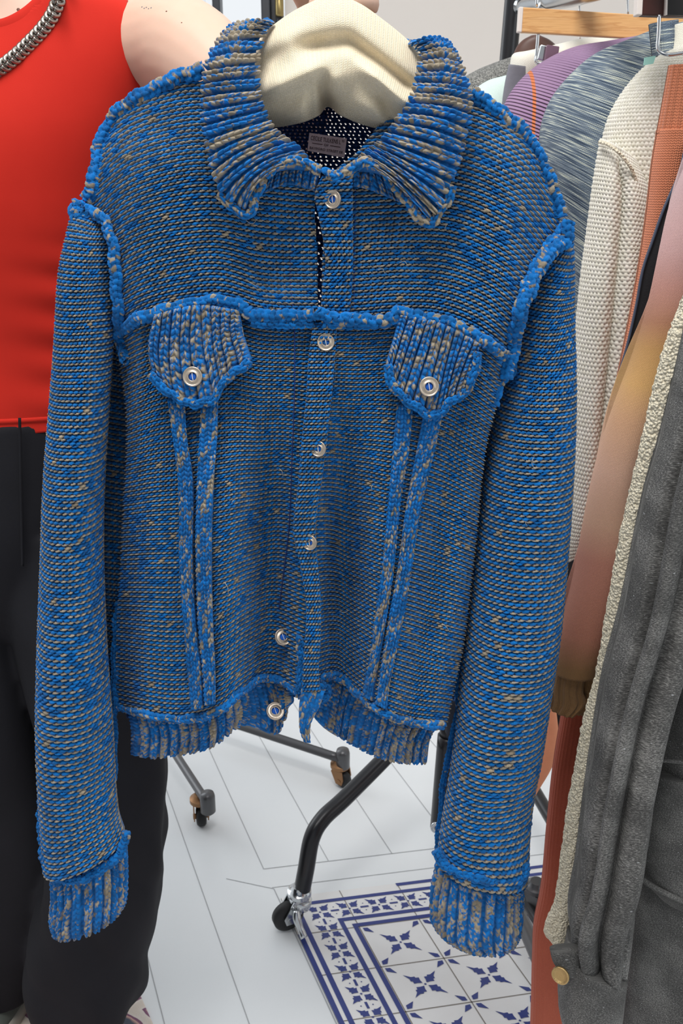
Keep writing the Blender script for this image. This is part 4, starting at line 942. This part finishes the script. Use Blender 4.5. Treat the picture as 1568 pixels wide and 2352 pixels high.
# upper upright and rail
vrod('upright', at(1186, -80, 1.9), at(1150, 330, 1.9), .0165, m_black, rail)
P0 = at(1196, 14, 1.86); 
sweep('hanging_rail', [P0, at(1300, -4, 1.6), at(1420, -40, 1.3), at(1568, -90, 1.05), at(1750, -150, .85)], .014, m_chrome, rail, 18, .02)
# distant rail feet
rail2 = thing('clothes_rail', 'grey rail base with brown castors standing on the floor behind the jacket hem', 'clothes rail', tuple(atz(640, 1760, 0)))
def ft(x, y, z): return atz(x, y, z)
a = ft(545, 1665, .075); b = ft(780, 1742, .075); sweep('base_bar', [a - (b - a) * .3, a, b], .013, m_dark, rail2, 4, .02)
p = ft(787, 1745, .07); mb = MB(); mb.lathe([(0, .028), (.014, .026), (.016, .018), (.016, -.018), (.010, -.024), (0, -.024)], p, (0, 0, 1), 20); mb.build('end_cap', m_dark, rail2)
castor((p[0], p[1]), rail2, .020, .9, (m_rub, m_bronze), False)
a = ft(395, 1720, .075); b = ft(476, 1845, .075); sweep('base_bar', [a - (b - a) * .4, a, b], .010, m_dark, rail2, 8, .02)
p = ft(477, 1846, .07); mb = MB(); mb.lathe([(0, .028), (.014, .026), (.016, .018), (.016, -.018), (.010, -.024), (0, -.024)], p, (0, 0, 1), 20); mb.build('end_cap', m_dark, rail2)
castor(ft(462, 1875, .02), rail2, .022, .2, (m_rub, m_bronze), False)

# ================================================================== GARMENTS ON THE RAIL
def garment(name, label, cat, Y, z): 
    return thing(name, label, cat, tuple(float(v) for v in at(1500, z, Y)), 'garments on the clothes rail')
def edge_rows(L, xr, Y, dY):
    """rows from a left-edge polyline, right edge at xr px (scalar or list)"""
    n = len(L); xr = xr if isinstance(xr, (list, tuple)) else [xr] * n
    return [(x, y, r, y, Y if not callable(Y) else Y(y), dY) for (x, y), r in zip(L, xr)]
# --- dark denim shirt, nearest
def denim(t, u, v, uvv):
    w = t.vec(t.math('MULTIPLY', t.math('ADD', u, v), 1000), t.math('MULTIPLY', t.math('SUBTRACT', u, v), 330), 0)
    n = t.noise(1.0, 3, w, .75); n2 = t.noise(14, 5, uvv); n3 = t.noise(700, 2, uvv, .8)
    sp = t.math('GREATER_THAN', t.noise(430, 2, uvv), .71)
    f = t.math('ADD', t.math('MULTIPLY_ADD', n3, .5, t.math('MULTIPLY', n, .9)), t.math('MULTIPLY', n2, .6))
    f = t.math('MULTIPLY_ADD', t.math('SUBTRACT', f, 1.0), 1.6, .5)
    c = t.ramp(f, [(.12, lin(35, 34, 34)), (.50, lin(80, 79, 77)), (.9, lin(156, 154, 150))]); return t.mix(sp, c, lin(175, 176, 178))
td = NT('charcoal_denim'); u, v, uvv = td.uv(); td.set(Base_Color=denim(td, u, v, uvv), Roughness=.85); td.bump(td.noise(1.0, 3, td.vec(td.math('MULTIPLY', td.math('ADD', u, v), 1000), td.math('MULTIPLY', td.math('SUBTRACT', u, v), 330), 0)), .4, .0005); m_denim = td.m
dn = garment('denim_shirt', 'charcoal grey denim shirt with gold cuff button, nearest on the rail', 'shirt', .86, 1500)
def fold1(S, V):
    s = S + .10 * V + .02 * np.sin(V * 9)
    g = lambda c, w: np.exp(-((s - c) / w) ** 2)
    return np.where(S < 1, -.013 * g(.26, .04) + .007 * g(.38, .06) - .016 * g(.52, .045) + .008 * g(.68, .08) - .006 * g(.84, .04) + .004 * np.sin(V * 26 + S * 8) * sst(.7, .95, V), 0)
loft('sleeve', [(1609, 600, 1690, 560, .88, .03), (1561, 800, 1680, 780, .89, .045), (1521, 1000, 1672, 985, .88, .05), (1487, 1120, 1660, 1120, .88, .052), (1433, 1400, 1590, 1400, .87, .054), (1393, 1560, 1535, 1560, .87, .055), (1354, 1800, 1488, 1800, .865, .055), (1327, 2000, 1462, 2000, .86, .052), (1309, 2120, 1440, 2120, .86, .048), (1319, 2180, 1425, 2210, .86, .044)], 120, 30, 260, m_denim, dn, disp=fold1, p=.8)
loft('cuff', [(1304, 2172, 1430, 2215, .857, .046), (1290, 2240, 1422, 2280, .855, .047), (1282, 2310, 1416, 2345, .855, .047), (1290, 2345, 1415, 2385, .855, .044)], 90, 20, 60, m_denim, dn, p=.8, disp=lambda S, V: .002 * np.sin(S * 9))
loft('cuff_tab', [(1262, 2180, 1330, 2175, .835, .007), (1268, 2205, 1335, 2215, .833, .008), (1288, 2232, 1335, 2240, .833, .007)], 30, 14, 24, m_denim, dn, p=.7)
0 and sweep('cuff_stitching', [at(1316, 2180, .822), at(1345, 2225, .812), at(1385, 2258, .810), at(1420, 2268, .822)], .0009, plain('grey_stitch', lin(150, 152, 150), .8), dn, 6, .002)
mb = MB(); c = at(1287, 2240, .818); mb.lathe([(0, .001), (.004, .0016), (.0085, .001), (.009, .0025), (.0105, .002), (.0105, -.001), (0, -.001)], c, (-.55, -.8, .2), 28); mb.build('cuff_button', plain('antique_gold', lin(190, 160, 110), .35, .9, bump=.8, bscale=700), dn)
def fold2(S, V): return np.where(S < 1, .006 * np.sin(V * 11 + S * 4) + .005 * np.sin(S * 10 - V * 5), 0)
loft('shirt_body', [(1680, 470, 1960, 420, .93, .03), (1625, 620, 1950, 600, .93, .045), (1592, 850, 1930, 850, .93, .05), (1520, 1150, 1900, 1150, .93, .06), (1500, 1400, 1880, 1400, .93, .07), (1478, 1700, 1850, 1700, .93, .07), (1450, 2000, 1820, 2000, .93, .07), (1425, 2250, 1800, 2250, .93, .07), (1410, 2400, 1790, 2400, .93, .07)], 120, 20, 160, m_denim, dn, disp=fold2, p=.75)
sweep('seam', [at(1490, 1745, .868), at(1530, 1747, .862), at(1580, 1752, .860)], .0024, m_denim, dn, 10, .003)
sweep('pocket_flap_edge', [at(1455, 1995, .868), at(1475, 2020, .863), at(1515, 2045, .858), at(1580, 2075, .855)], .0034, m_denim, dn, 10, .003)
loft('pocket_flap', [(1490, 1760, 1720, 1760, .895, .034), (1470, 1900, 1720, 1900, .893, .037), (1465, 2000, 1720, 2030, .892, .038), (1500, 2040, 1720, 2085, .893, .036)], 70, 10, 50, m_denim, dn, p=.8)
# --- cream boucle edge
def cream_c(a, b): return lambda t, u, v, uvv: t.mix(t.noise(40, 4, uvv), lin(*a), lin(*b))
tb = NT('cream_boucle'); ob, _ = tb.obj(); vo = tb.n('TexVoronoi'); vo.inputs['Scale'].default_value = 330; tb.l(ob, vo.inputs['Vector']); 
tb.set(Base_Color=tb.mix(vo.outputs['Distance'], lin(236, 228, 206), lin(206, 194, 168)), Roughness=.95); tb.bump(tb.math('SUBTRACT', 1.0, vo.outputs['Distance']), 1.0, .003); m_boucle = tb.m
cb = garment('boucle_jacket', 'cream boucle wool edge hanging between gradient sleeve and grey denim', 'jacket', .90, 1400)
def lump(S, V): return .0022 * (vnoise(S * 22, V * 160, 4) - .5) + .0012 * (vnoise(S * 50, V * 330, 5) - .5)
Lf = [(1600, 590), (1566, 690), (1538, 760), (1508, 860), (1480, 980), (1455, 1090), (1430, 1200), (1405, 1330), (1385, 1450), (1365, 1560), (1340, 1650), (1320, 1760), (1303, 1850), (1290, 1950), (1270, 2080), (1250, 2140), (1272, 2170)]
Rt = [(1660, 590), (1610, 690), (1590, 760), (1565, 860), (1535, 980), (1510, 1090), (1480, 1200), (1455, 1330), (1430, 1450), (1410, 1560), (1390, 1650), (1370, 1760), (1355, 1850), (1340, 1950), (1325, 2080), (1315, 2150), (1308, 2190)]
loft('front_edge', [(a[0], a[1], b[0], b[1], .905, .012) for a, b in zip(Lf, Rt)], 44, 12, 900, m_boucle, cb, disp=lump)
# --- gradient sleeve
def grad(t, u, v, uvv):
    f = t.math('DIVIDE', v, 1.0); return f
GR = [(0.0, lin(190, 164, 166)), (.19, lin(200, 160, 156)), (.26, lin(190, 140, 128)), (.33, lin(166, 118, 92)), (.38, lin(180, 138, 88)), (.45, lin(204, 160, 104)), (.52, lin(212, 166, 130)), (.62, lin(226, 182, 158)), (.72, lin(214, 170, 144)), (.79, lin(188, 130, 112)), (.93, lin(176, 118, 98)), (.99, lin(138, 104, 70))]
gsl = [(1580, 360, 1690, 340, .99, .02), (1548, 460, 1665, 450, .99, .026), (1522, 562, 1640, 560, .985, .03), (1480, 700, 1600, 690, .985, .033), (1446, 800, 1575, 800, .985, .033), (1422, 880, 1550, 880, .985, .033), (1365, 1100, 1480, 1100, .985, .034), (1330, 1230, 1450, 1230, .985, .034), (1300, 1350, 1425, 1350, .985, .034), (1275, 1450, 1405, 1450, .985, .034), (1262, 1530, 1385, 1530, .985, .034)]
gs = garment('gradient_sweater', 'fine knit sweater sleeve fading from mauve through ochre and peach to brown', 'sweater', .95, 1000)
SLEN = None
def gcol(t, u, v, uvv): return t.ramp(t.math('MULTIPLY', t.math('ADD', v, t.math('MULTIPLY', t.noise(9, 3, uvv), .01)), GK), GR)
R_ = cr(gsl, 50); Cc = (at(R_[:, 0], R_[:, 1], R_[:, 4]) + at(R_[:, 2], R_[:, 3], R_[:, 4])) / 2; GK = 1 / (np.linalg.norm(np.diff(Cc, axis=0), axis=1).sum() * 1.0)
m_gr = knit_mat('gradient_knit', gcol, .0024, .0016, .0004, strength=.7)
loft('sleeve', gsl, 90, 40, 300, m_gr, gs, p=1.0, disp=lambda S, V: .004 * np.sin(V * 13 + S * 4))
m_gc = knit_mat('brown_rib', lambda t, u, v, uvv: t.mix(t.noise(30, 3, uvv), lin(134, 100, 66), lin(158, 122, 84)), .0024, .0016, .0006, rib=.0048, strength=1)
loft('cuff', [(1260, 1522, 1384, 1522, .985, .031), (1255, 1560, 1375, 1560, .985, .030), (1251, 1600, 1372, 1600, .985, .031), (1250, 1612, 1340, 1622, .985, .031)], 80, 20, 50, m_gc, gs, disp=lambda S, V: .0012 * np.sign(np.sin(S * 60)) * V - .008 * np.exp(-((S - .62) / .05) ** 2))
loft('sweater_body', [(1600, 380, 1800, 380, 1.03, .014), (1560, 700, 1820, 700, 1.03, .016), (1545, 1200, 1820, 1200, 1.03, .016), (1540, 1500, 1800, 1500, 1.03, .016)], 40, 20, 80, m_gr, gs)
# --- black garment with piping
m_blk = plain('black_cloth', lin(24, 24, 28), .8, bump=.3, bscale=400)
bk = garment('black_jacket', 'black jacket with blue-grey piped edge behind the gradient sleeve', 'jacket', 1.02, 700)
Lk = [(1572, 330), (1556, 399), (1520, 482), (1496, 550), (1473, 619), (1458, 700), (1438, 790), (1416, 870), (1400, 960), (1380, 1100), (1350, 1300)]
loft('front_edge', edge_rows(Lk, [x + 80 for x, y in Lk], 1.058, .006), 30, 14, 160, m_blk, bk, p=.8)
sweep('piping', [at(x + 3, y, 1.052) for x, y in Lk], .0016, plain('blue_grey_piping', lin(70, 80, 100), .7), bk, 8, .003)
# --- terracotta knit
def tcol(t, u, v, uvv): return t.mix(t.noise(300, 3, uvv, .8), t.ramp(v, [(0.0, lin(196, 112, 78)), (.45, lin(188, 98, 62)), (.62, lin(150, 66, 44)), (.85, lin(150, 68, 48)), (1.0, lin(186, 100, 74))]), lin(214, 130, 96))
def tcol2(t, u, v, uvv): return t.mix(t.math('MULTIPLY', t.noise(500, 3, uvv, .8), .7), t.mix(t.noise(6, 3, uvv), lin(208, 122, 86), lin(196, 108, 74)), lin(228, 154, 120))
m_ter = knit_mat('terracotta_knit', tcol2, .0036, .0030, .0008, strength=1)
def tcol3(t, u, v, uvv): return t.mix(t.math('MULTIPLY', t.math('GREATER_THAN', t.noise(900, 2, uvv), .66), .6), t.ramp(t.math('MULTIPLY', v, 1.0), [(0., lin(156, 72, 50)), (.40, lin(160, 78, 58)), (.85, lin(186, 102, 80))]), lin(196, 120, 98))
m_ter2 = knit_mat('rust_knit', tcol3, .0030, .0022, .0005, rib=.006, strength=.5)
te = garment('terracotta_dress', 'terracotta knitted dress with ribbed collar between cream cardigan and black jacket', 'dress', 1.1, 900)
Lc = [(1534, 145), (1526, 200), (1516, 260), (1508, 302)]
loft('ribbed_collar', [(1536, 150, 1640, 150, 1.09, .012), (1522, 230, 1630, 230, 1.09, .014), (1508, 306, 1620, 306, 1.09, .016)], 60, 16, 80, knit_mat('terracotta_rib', tcol2, .0036, .0030, .0008, rib=.0072, strength=1), te, p=.7)
Lt = [(1510, 298), (1508, 312), (1500, 360), (1486, 480), (1466, 620), (1442, 750), (1420, 860), (1398, 980), (1370, 1150), (1340, 1330)]
loft('bodice', edge_rows(Lt, [1640, 1640, 1630, 1610, 1590, 1570, 1550, 1520, 1480, 1440], 1.09, .024), 80, 20, 240, m_ter, te, p=.75)
Lt2 = [(1345, 1310), (1318, 1480), (1293, 1620), (1270, 1760), (1255, 1900), (1240, 2050), (1226, 2120), (1222, 2200), (1220, 2280), (1217, 2380)]
loft('skirt', edge_rows(Lt2, [1450, 1440, 1430, 1420, 1420, 1410, 1400, 1400, 1420, 1430], lambda y: 1.07 - .0001 * (y - 1310), .022), 80, 20, 240, m_ter2, te, p=.75)
# --- cream waffle cardigan
def waffle(nc, nr, amp, a, b, sd):
    A = np.array(lin(*a)); Bc = np.array(lin(*b))
    def f(S, V):
        s = S * nc; r = V * nr; row = np.floor(r); s2 = s + .5 * np.mod(row, 2); c = np.floor(s2); fx = s2 - c - .5; fy = r - row - .5
        h = np.sqrt(np.clip(1 - (fx / .55) ** 2 - (fy / .6) ** 2, 0, 1)); k = hsh(c, row, sd)[..., None]
        return amp * h, (A * (1 - k) + Bc * k)
    return f
cc = garment('cream_cardigan', 'cream open-knit waffle cardigan hanging behind the terracotta dress', 'cardigan', 1.16, 700)
CA, CB = (232, 228, 212), (244, 240, 228)
loft('shoulder', [(1570, 105, 1720, 60, 1.215, .016), (1500, 140, 1705, 130, 1.215, .03), (1440, 200, 1690, 200, 1.215, .045), (1402, 262, 1680, 262, 1.215, .052), (1382, 335, 1670, 335, 1.215, .056), (1378, 400, 1660, 420, 1.215, .058), (1400, 520, 1640, 520, 1.215, .056), (1430, 700, 1600, 700, 1.215, .05), (1440, 900, 1580, 900, 1.215, .05)], 46 * 5, 30, 92 * 5, MY, cc, pat=waffle(46, 92, .0022, CA, CB, 3))
def sfold(S, V): return np.where(S < 1, -.016 * np.exp(-((S - .42 - .10 * V) / .07) ** 2) * sst(0, .08, V), 0)
loft('sleeve', [(1380, 318, 1455, 372, 1.180, 0.023), (1366, 400, 1480, 430, 1.175, 0.036), (1350, 520, 1486, 540, 1.170, 0.041), (1332, 660, 1476, 660, 1.165, 0.043), (1320, 800, 1456, 800, 1.165, 0.043), (1312, 950, 1430, 950, 1.165, 0.041), (1306, 1100, 1400, 1100, 1.165, 0.038), (1300, 1220, 1370, 1200, 1.165, 0.031), (1296, 1290, 1340, 1240, 1.165, 0.018)], 26 * 6, 20, 100 * 5, MY, cc, pat=waffle(26, 100, .0022, CA, CB, 4), disp=sfold)
sweep('shoulder_seam', [at(1376, 326, 1.165), at(1396, 332, 1.150), at(1420, 350, 1.140), at(1448, 385, 1.138), at(1462, 420, 1.142)], .0020, m_boucle, cc, 12, .002)
# --- space dyed grey sweater
def spc(t, u, v, uvv):
    w = t.vec(t.math('MULTIPLY', u, 30), t.math('MULTIPLY', v, 560), 0); n = t.noise(1.0, 2, w, .6); w2 = t.vec(t.math('MULTIPLY', u, 30), t.math('MULTIPLY', v, 900), 3.); n2 = t.noise(1.0, 1, w2)
    return t.ramp(t.math('MULTIPLY_ADD', n2, .25, t.math('MULTIPLY', n, .82)), [(.38, lin(54, 66, 84)), (.50, lin(92, 106, 122)), (.58, lin(132, 144, 154)), (.65, lin(214, 218, 200)), (.72, lin(112, 124, 138))])
fine = lambda nm, a, b, rib=0: knit_mat(nm, cream_c(a, b), .003, .002, .0006, rib=rib, strength=.6)
m_sp = knit_mat('space_dyed_knit', spc, .0026, .0030, .0006, strength=.9, fuzz=.2)
sd_ = garment('space_dyed_sweater', 'blue-grey streaky space-dyed sweater behind the cream cardigan', 'sweater', 1.3, 500)
loft('sleeve', [(1600, 42, 1680, 42, 1.35, 0.027), (1500, 68, 1690, 110, 1.35, 0.041), (1438, 92, 1690, 170, 1.35, 0.050), (1368, 122, 1690, 240, 1.35, 0.054), (1305, 175, 1660, 320, 1.35, 0.059), (1262, 232, 1610, 400, 1.35, 0.063), (1240, 300, 1560, 470, 1.35, 0.063), (1240, 360, 1520, 540, 1.35, 0.063), (1258, 440, 1500, 620, 1.35, 0.059), (1282, 540, 1480, 700, 1.35, 0.054), (1290, 700, 1440, 800, 1.35, 0.050), (1300, 1000, 1420, 1000, 1.35, 0.045), (1300, 1150, 1400, 1150, 1.35, 0.041)], 120, 20, 260, m_sp, sd_)
m_spr = knit_mat('space_dyed_rib', spc, .0026, .0030, .0006, rib=.005, strength=1)
loft('neck_band', [(1490, 56, 1556, 46, 1.278, .010), (1494, 92, 1556, 84, 1.276, .010), (1498, 132, 1556, 124, 1.274, .010)], 40, 16, 40, m_spr, sd_, p=.6)
loft('neck_lining', [(1545, 58, 1640, 40, 1.272, .008), (1545, 90, 1640, 80, 1.270, .008), (1540, 124, 1640, 116, 1.268, .008)], 30, 12, 30, fine('cream_lining', (222, 220, 204), (236, 232, 218)), sd_, p=.6)
mb = MB(); 
for c_ in ([at(1478, 150, 1.15), at(1480, 132, 1.15), at(1506, 128, 1.15), at(1500, 146, 1.15)],): mb.add(list(c_) + [x + [0, .002, 0] for x in c_], [(0, 1, 2, 3), (7, 6, 5, 4), (0, 4, 5, 1), (1, 5, 6, 2), (2, 6, 7, 3), (3, 7, 4, 0)])
mb.build('woven_tag', plain('pale_green_tag', lin(150, 200, 188), .7), sd_, smooth=False)
# --- purple ribbed sweater
SX = float(at(1226, 220, 1.40)[0])
def prp(t, u, v, uvv): 
    ob_, xz = t.obj(); st = t.math('LESS_THAN', t.math('ABSOLUTE', t.math('SUBTRACT', xz[0], SX)), .0022); return t.mix(st, t.mix(t.noise(30, 4, uvv), lin(156, 122, 158), lin(178, 146, 178)), lin(224, 130, 84))
tpp = NT('purple_rib'); u, v, uvv = tpp.uv(); tpp.set(Base_Color=prp(tpp, u, v, uvv), Roughness=.95); tpp.bump(tpp.math('SINE', tpp.math('MULTIPLY', v, 2 * math.pi / .0044)), 1, .0015); m_pur = tpp.m
pu = garment('purple_sweater', 'purple ribbed sweater with a thin orange stripe behind the streaky grey sweater', 'sweater', 1.45, 200)
loft('sleeve', [(1470, 82, 1500, 78, 1.5, .02), (1388, 96, 1490, 110, 1.48, .04), (1318, 108, 1470, 150, 1.47, .05), (1258, 134, 1450, 200, 1.46, .06), (1210, 168, 1430, 250, 1.455, .065), (1175, 208, 1400, 300, 1.45, .07), (1155, 250, 1370, 350, 1.45, .07), (1150, 310, 1340, 400, 1.45, .07), (1160, 420, 1330, 480, 1.45, .06), (1170, 600, 1330, 640, 1.45, .06)], 100, 20, 140, m_pur, pu)
# --- farther pale garments
g1 = garment('cream_sweater', 'plain cream sweater shoulder just behind the purple sweater', 'sweater', 1.6, 150)
loft('shoulder', [(1400, 84, 1430, 90, 1.62, .02), (1330, 90, 1420, 110, 1.61, .03), (1262, 106, 1400, 150, 1.60, .04), (1205, 118, 1380, 200, 1.60, .05), (1178, 124, 1340, 260, 1.60, .05), (1170, 160, 1320, 330, 1.6, .05)], 50, 14, 60, fine('cream_fine_knit', (232, 228, 214), (242, 238, 226)), g1)
g2 = garment('grey_marl_jacket', 'grey cloth jacket collar standing up left of the purple sweater', 'jacket', 1.6, 200)
loft('collar', [(1168, 148, 1240, 158, 1.57, .006), (1160, 185, 1230, 200, 1.57, .008), (1152, 245, 1220, 250, 1.57, .010), (1150, 330, 1220, 330, 1.57, .012)], 30, 14, 40, plain('grey_marl', lin(122, 122, 130), .9, noise=.2, bump=.5, bscale=900), g2, p=.6)
g3 = garment('mint_sweater', 'pale mint sweater shoulder just beyond the blue jacket collar', 'sweater', 1.7, 220)
loft('shoulder', [(1158, 174, 1180, 178, 1.66, .02), (1118, 186, 1190, 220, 1.66, .04), (1090, 206, 1190, 280, 1.66, .05), (1070, 240, 1190, 330, 1.66, .055), (1060, 300, 1190, 400, 1.66, .055)], 50, 14, 60, fine('mint_fine_knit', (206, 226, 218), (220, 236, 230)), g3)
g4 = garment('grey_boucle_coat', 'grey boucle coat shoulder farthest along the rail', 'coat', 1.8, 150)
tq = NT('grey_boucle'); ob, _ = tq.obj(); nn = tq.noise(420, 3, ob, .7); tq.set(Base_Color=tq.ramp(nn, [(.35, lin(70, 70, 70)), (.5, lin(140, 140, 136)), (.65, lin(196, 194, 188))]), Roughness=.95); tq.bump(nn, 1, .004)
loft('shoulder', [(1188, 126, 1205, 140, 1.78, .02), (1130, 146, 1200, 190, 1.78, .04), (1088, 164, 1180, 240, 1.78, .05), (1050, 190, 1160, 300, 1.78, .055), (1030, 240, 1150, 360, 1.78, .055)], 50, 14, 60, tq.m, g4)
# --- things hanging low behind
t_ = garment('peach_scarf', 'peach orange cloth hanging low behind the right sleeve of the blue jacket', 'scarf', 1.2, 1700); del t_['group']
tpe = plain('peach_cloth', lin(224, 150, 112), .8, noise=.12, bump=.2, bscale=60)
loft('hanging_end', [(1225, 1560, 1258, 1560, 1.25, .012), (1210, 1630, 1270, 1625, 1.25, .018), (1195, 1690, 1277, 1690, 1.25, .02), (1185, 1750, 1268, 1745, 1.25, .022), (1180, 1810, 1236, 1800, 1.25, .02), (1185, 1850, 1214, 1842, 1.25, .01)], 50, 16, 80, tpe, t_, disp=lambda S, V: .004 * np.sin(S * 14 + V * 5))
t_ = garment('black_skirt', 'black cloth garment glimpsed between blue sleeve and gradient sleeve', 'skirt', 1.24, 1400)
loft('panel', [(1270, 1100, 1420, 1100, 1.32, .02), (1272, 1300, 1400, 1300, 1.32, .025), (1262, 1500, 1390, 1500, 1.32, .025), (1262, 1640, 1360, 1645, 1.32, .02), (1268, 1690, 1340, 1700, 1.32, .015)], 40, 14, 60, m_blk, t_)
t_ = garment('indigo_jeans', 'indigo denim with dark fluffy hem between jacket body and right sleeve', 'jeans', 1.3, 1500); 
loft('leg', [(1010, 1380, 1090, 1380, 1.36, .02), (1020, 1500, 1085, 1500, 1.36, .025), (1022, 1600, 1080, 1600, 1.36, .025)], 30, 14, 50, plain('indigo_denim', lin(60, 100, 160), .9, noise=.2, bump=.3, bscale=900), t_)
loft('hem', [(1018, 1596, 1078, 1596, 1.357, .027), (1018, 1640, 1074, 1650, 1.357, .028), (1022, 1680, 1070, 1690, 1.357, .02)], 30, 14, 40, plain('dark_fluff', lin(26, 32, 46), .95, noise=.3, bump=1, bscale=300), t_)

# ================================================================== HANGERS at top right
tw_ = NT('beech_wood'); ob, xyz = tw_.obj(); st = tw_.n('Mapping'); tw_.l(ob, st.inputs[0]); st.inputs['Scale'].default_value = (6, 6, 90)
nz = tw_.noise(1.6, 6, st.outputs[0]); tw_.set(Base_Color=tw_.ramp(nz, [(.35, lin(214, 160, 100)), (.5, lin(226, 176, 116)), (.55, lin(205, 150, 92)), (.7, lin(232, 186, 128))]), Roughness=.4); m_beech = tw_.m
def bar(name, label, q, Y, Yt, mat, endmat, mats=None):
    """q: 4 px corners TL TR BR BL; box of thickness Yt"""
    h = thing(name, label, 'hanger', tuple(at(q[0][0], q[0][1], Y)), 'hangers on the clothes rail')
    F4 = [at(x, y, Y) for x, y in q]; B4 = [p + [0, Yt, 0] for p in F4]
    mb = MB(); mb.add(F4 + B4, [(3, 2, 1, 0), (4, 5, 6, 7), (0, 1, 5, 4), (1, 2, 6, 5), (2, 3, 7, 6), (3, 0, 4, 7)]); mb.build('wooden_bar', mat, h, smooth=False, bevel=.0015)
    d = (F4[0] - F4[1]) / np.linalg.norm(F4[0] - F4[1]) * .005
    E = [F4[0] + d, F4[0] - d * .2, F4[3] - d * .2, F4[3] + d]; Eb = [p + [0, Yt, 0] for p in E]; E = [p - [0, .001, 0] for p in E]
    mb = MB(); mb.add(E + Eb, [(3, 2, 1, 0), (4, 5, 6, 7), (0, 1, 5, 4), (1, 2, 6, 5), (2, 3, 7, 6), (3, 0, 4, 7)]); mb.build('end_cap', endmat, h, smooth=False, bevel=.001)
    return h
m_wend = plain('white_end', lin(226, 216, 208), .5)
h1 = bar('clip_hanger', 'pale wooden clip hanger with wire clips above the purple sweater', [(1200, 16), (1600, 42), (1600, 96), (1196, 74)], 1.5, .012, m_beech, m_wend)
mb = MB(); mb.tube([at(1234, -40, 1.515), at(1232, 16, 1.515)], .0022, 10); mb.build('hook_wire', m_chrome, h1); mb = MB(); mb.tube([at(1236, 74, 1.508), at(1232, 120, 1.508), at(1230, 138, 1.506), at(1238, 146, 1.504), at(1262, 140, 1.5)], .0024, 10, .002); mb.build('clip_wire', m_chrome, h1)
mb = MB(); mb.box(at(1246, 122, 1.49), (.013, .008, .020), Euler((0, .2, .1))); mb.box(at(1266, 124, 1.485), (.020, .006, .022), Euler((0, .1, .2)), 1)
mb.build('clip', None, h1, smooth=False, bevel=.0015, mats=[m_chrome, plain('plum_clip', lin(110, 80, 96), .4)])
m_maho = plain('dark_mahogany', lin(62, 26, 18), .4, noise=.2); m_ebony = plain('ebony', lin(22, 18, 17), .4)
h2 = bar('clip_hanger', 'dark brown wooden clip hanger end at the top right edge', [(1476, -40), (1620, -36), (1620, 40), (1472, 35)], 1.13, .014, m_maho, m_wend)
mb = MB(); c_ = [at(1530, -40, 1.125), at(1534, -40, 1.125), at(1532, 34, 1.125), at(1527, 34, 1.125)]; mb.add(c_ + [x + [0, .016, 0] for x in c_], [(3, 2, 1, 0), (4, 5, 6, 7), (0, 1, 5, 4), (1, 2, 6, 5), (2, 3, 7, 6), (3, 0, 4, 7)]); mb.build('divider', m_wend, h2, smooth=False)
c_ = [at(1535, -40, 1.126), at(1640, -40, 1.126), at(1640, 38, 1.126), at(1532, 34, 1.126)]; mb = MB(); mb.add(c_ + [x + [0, .012, 0] for x in c_], [(3, 2, 1, 0), (4, 5, 6, 7), (0, 1, 5, 4), (1, 2, 6, 5), (2, 3, 7, 6), (3, 0, 4, 7)]); mb.build('back_bar', m_ebony, h2, smooth=False)
mb = MB(); mb.tube([at(1514, 34, 1.13), at(1512, 80, 1.13), at(1510, 108, 1.128), at(1516, 120, 1.126), at(1536, 126, 1.122), at(1570, 122, 1.12)], .0021, 10, .002); mb.build('clip_wire', m_chrome, h2)
h3 = thing('curved_hanger', 'dark brown curved hanger shoulder beyond the wooden clip hanger', 'hanger', tuple(at(1235, 100, 1.75)), 'hangers on the clothes rail')
g = np.array([(1176, 130), (1188, 104), (1206, 88), (1228, 82), (1255, 88), (1278, 104), (1300, 130)], float)
loft('shoulder_piece', [(1218, 82, 1240, 82, 1.74, .010), (1200, 92, 1262, 92, 1.74, .013), (1186, 108, 1280, 108, 1.74, .014), (1178, 128, 1294, 128, 1.74, .015), (1174, 150, 1300, 150, 1.74, .015)], 30, 14, 30, plain('walnut', lin(88, 58, 48), .45, noise=.2), h3)
mb = MB(); mb.tube([at(1331, -40, 1.6), at(1331, 20, 1.6), at(1332, 88, 1.6), at(1334, 96, 1.6)], .0016, 8); mb.build('hook_wire', m_chrome, g1)
mb = MB(); mb.tube([at(1441, -60, 1.54), at(1441, -10, 1.54), at(1442, 34, 1.54)], .0016, 8); mb.build('hook_wire', m_chrome, pu)
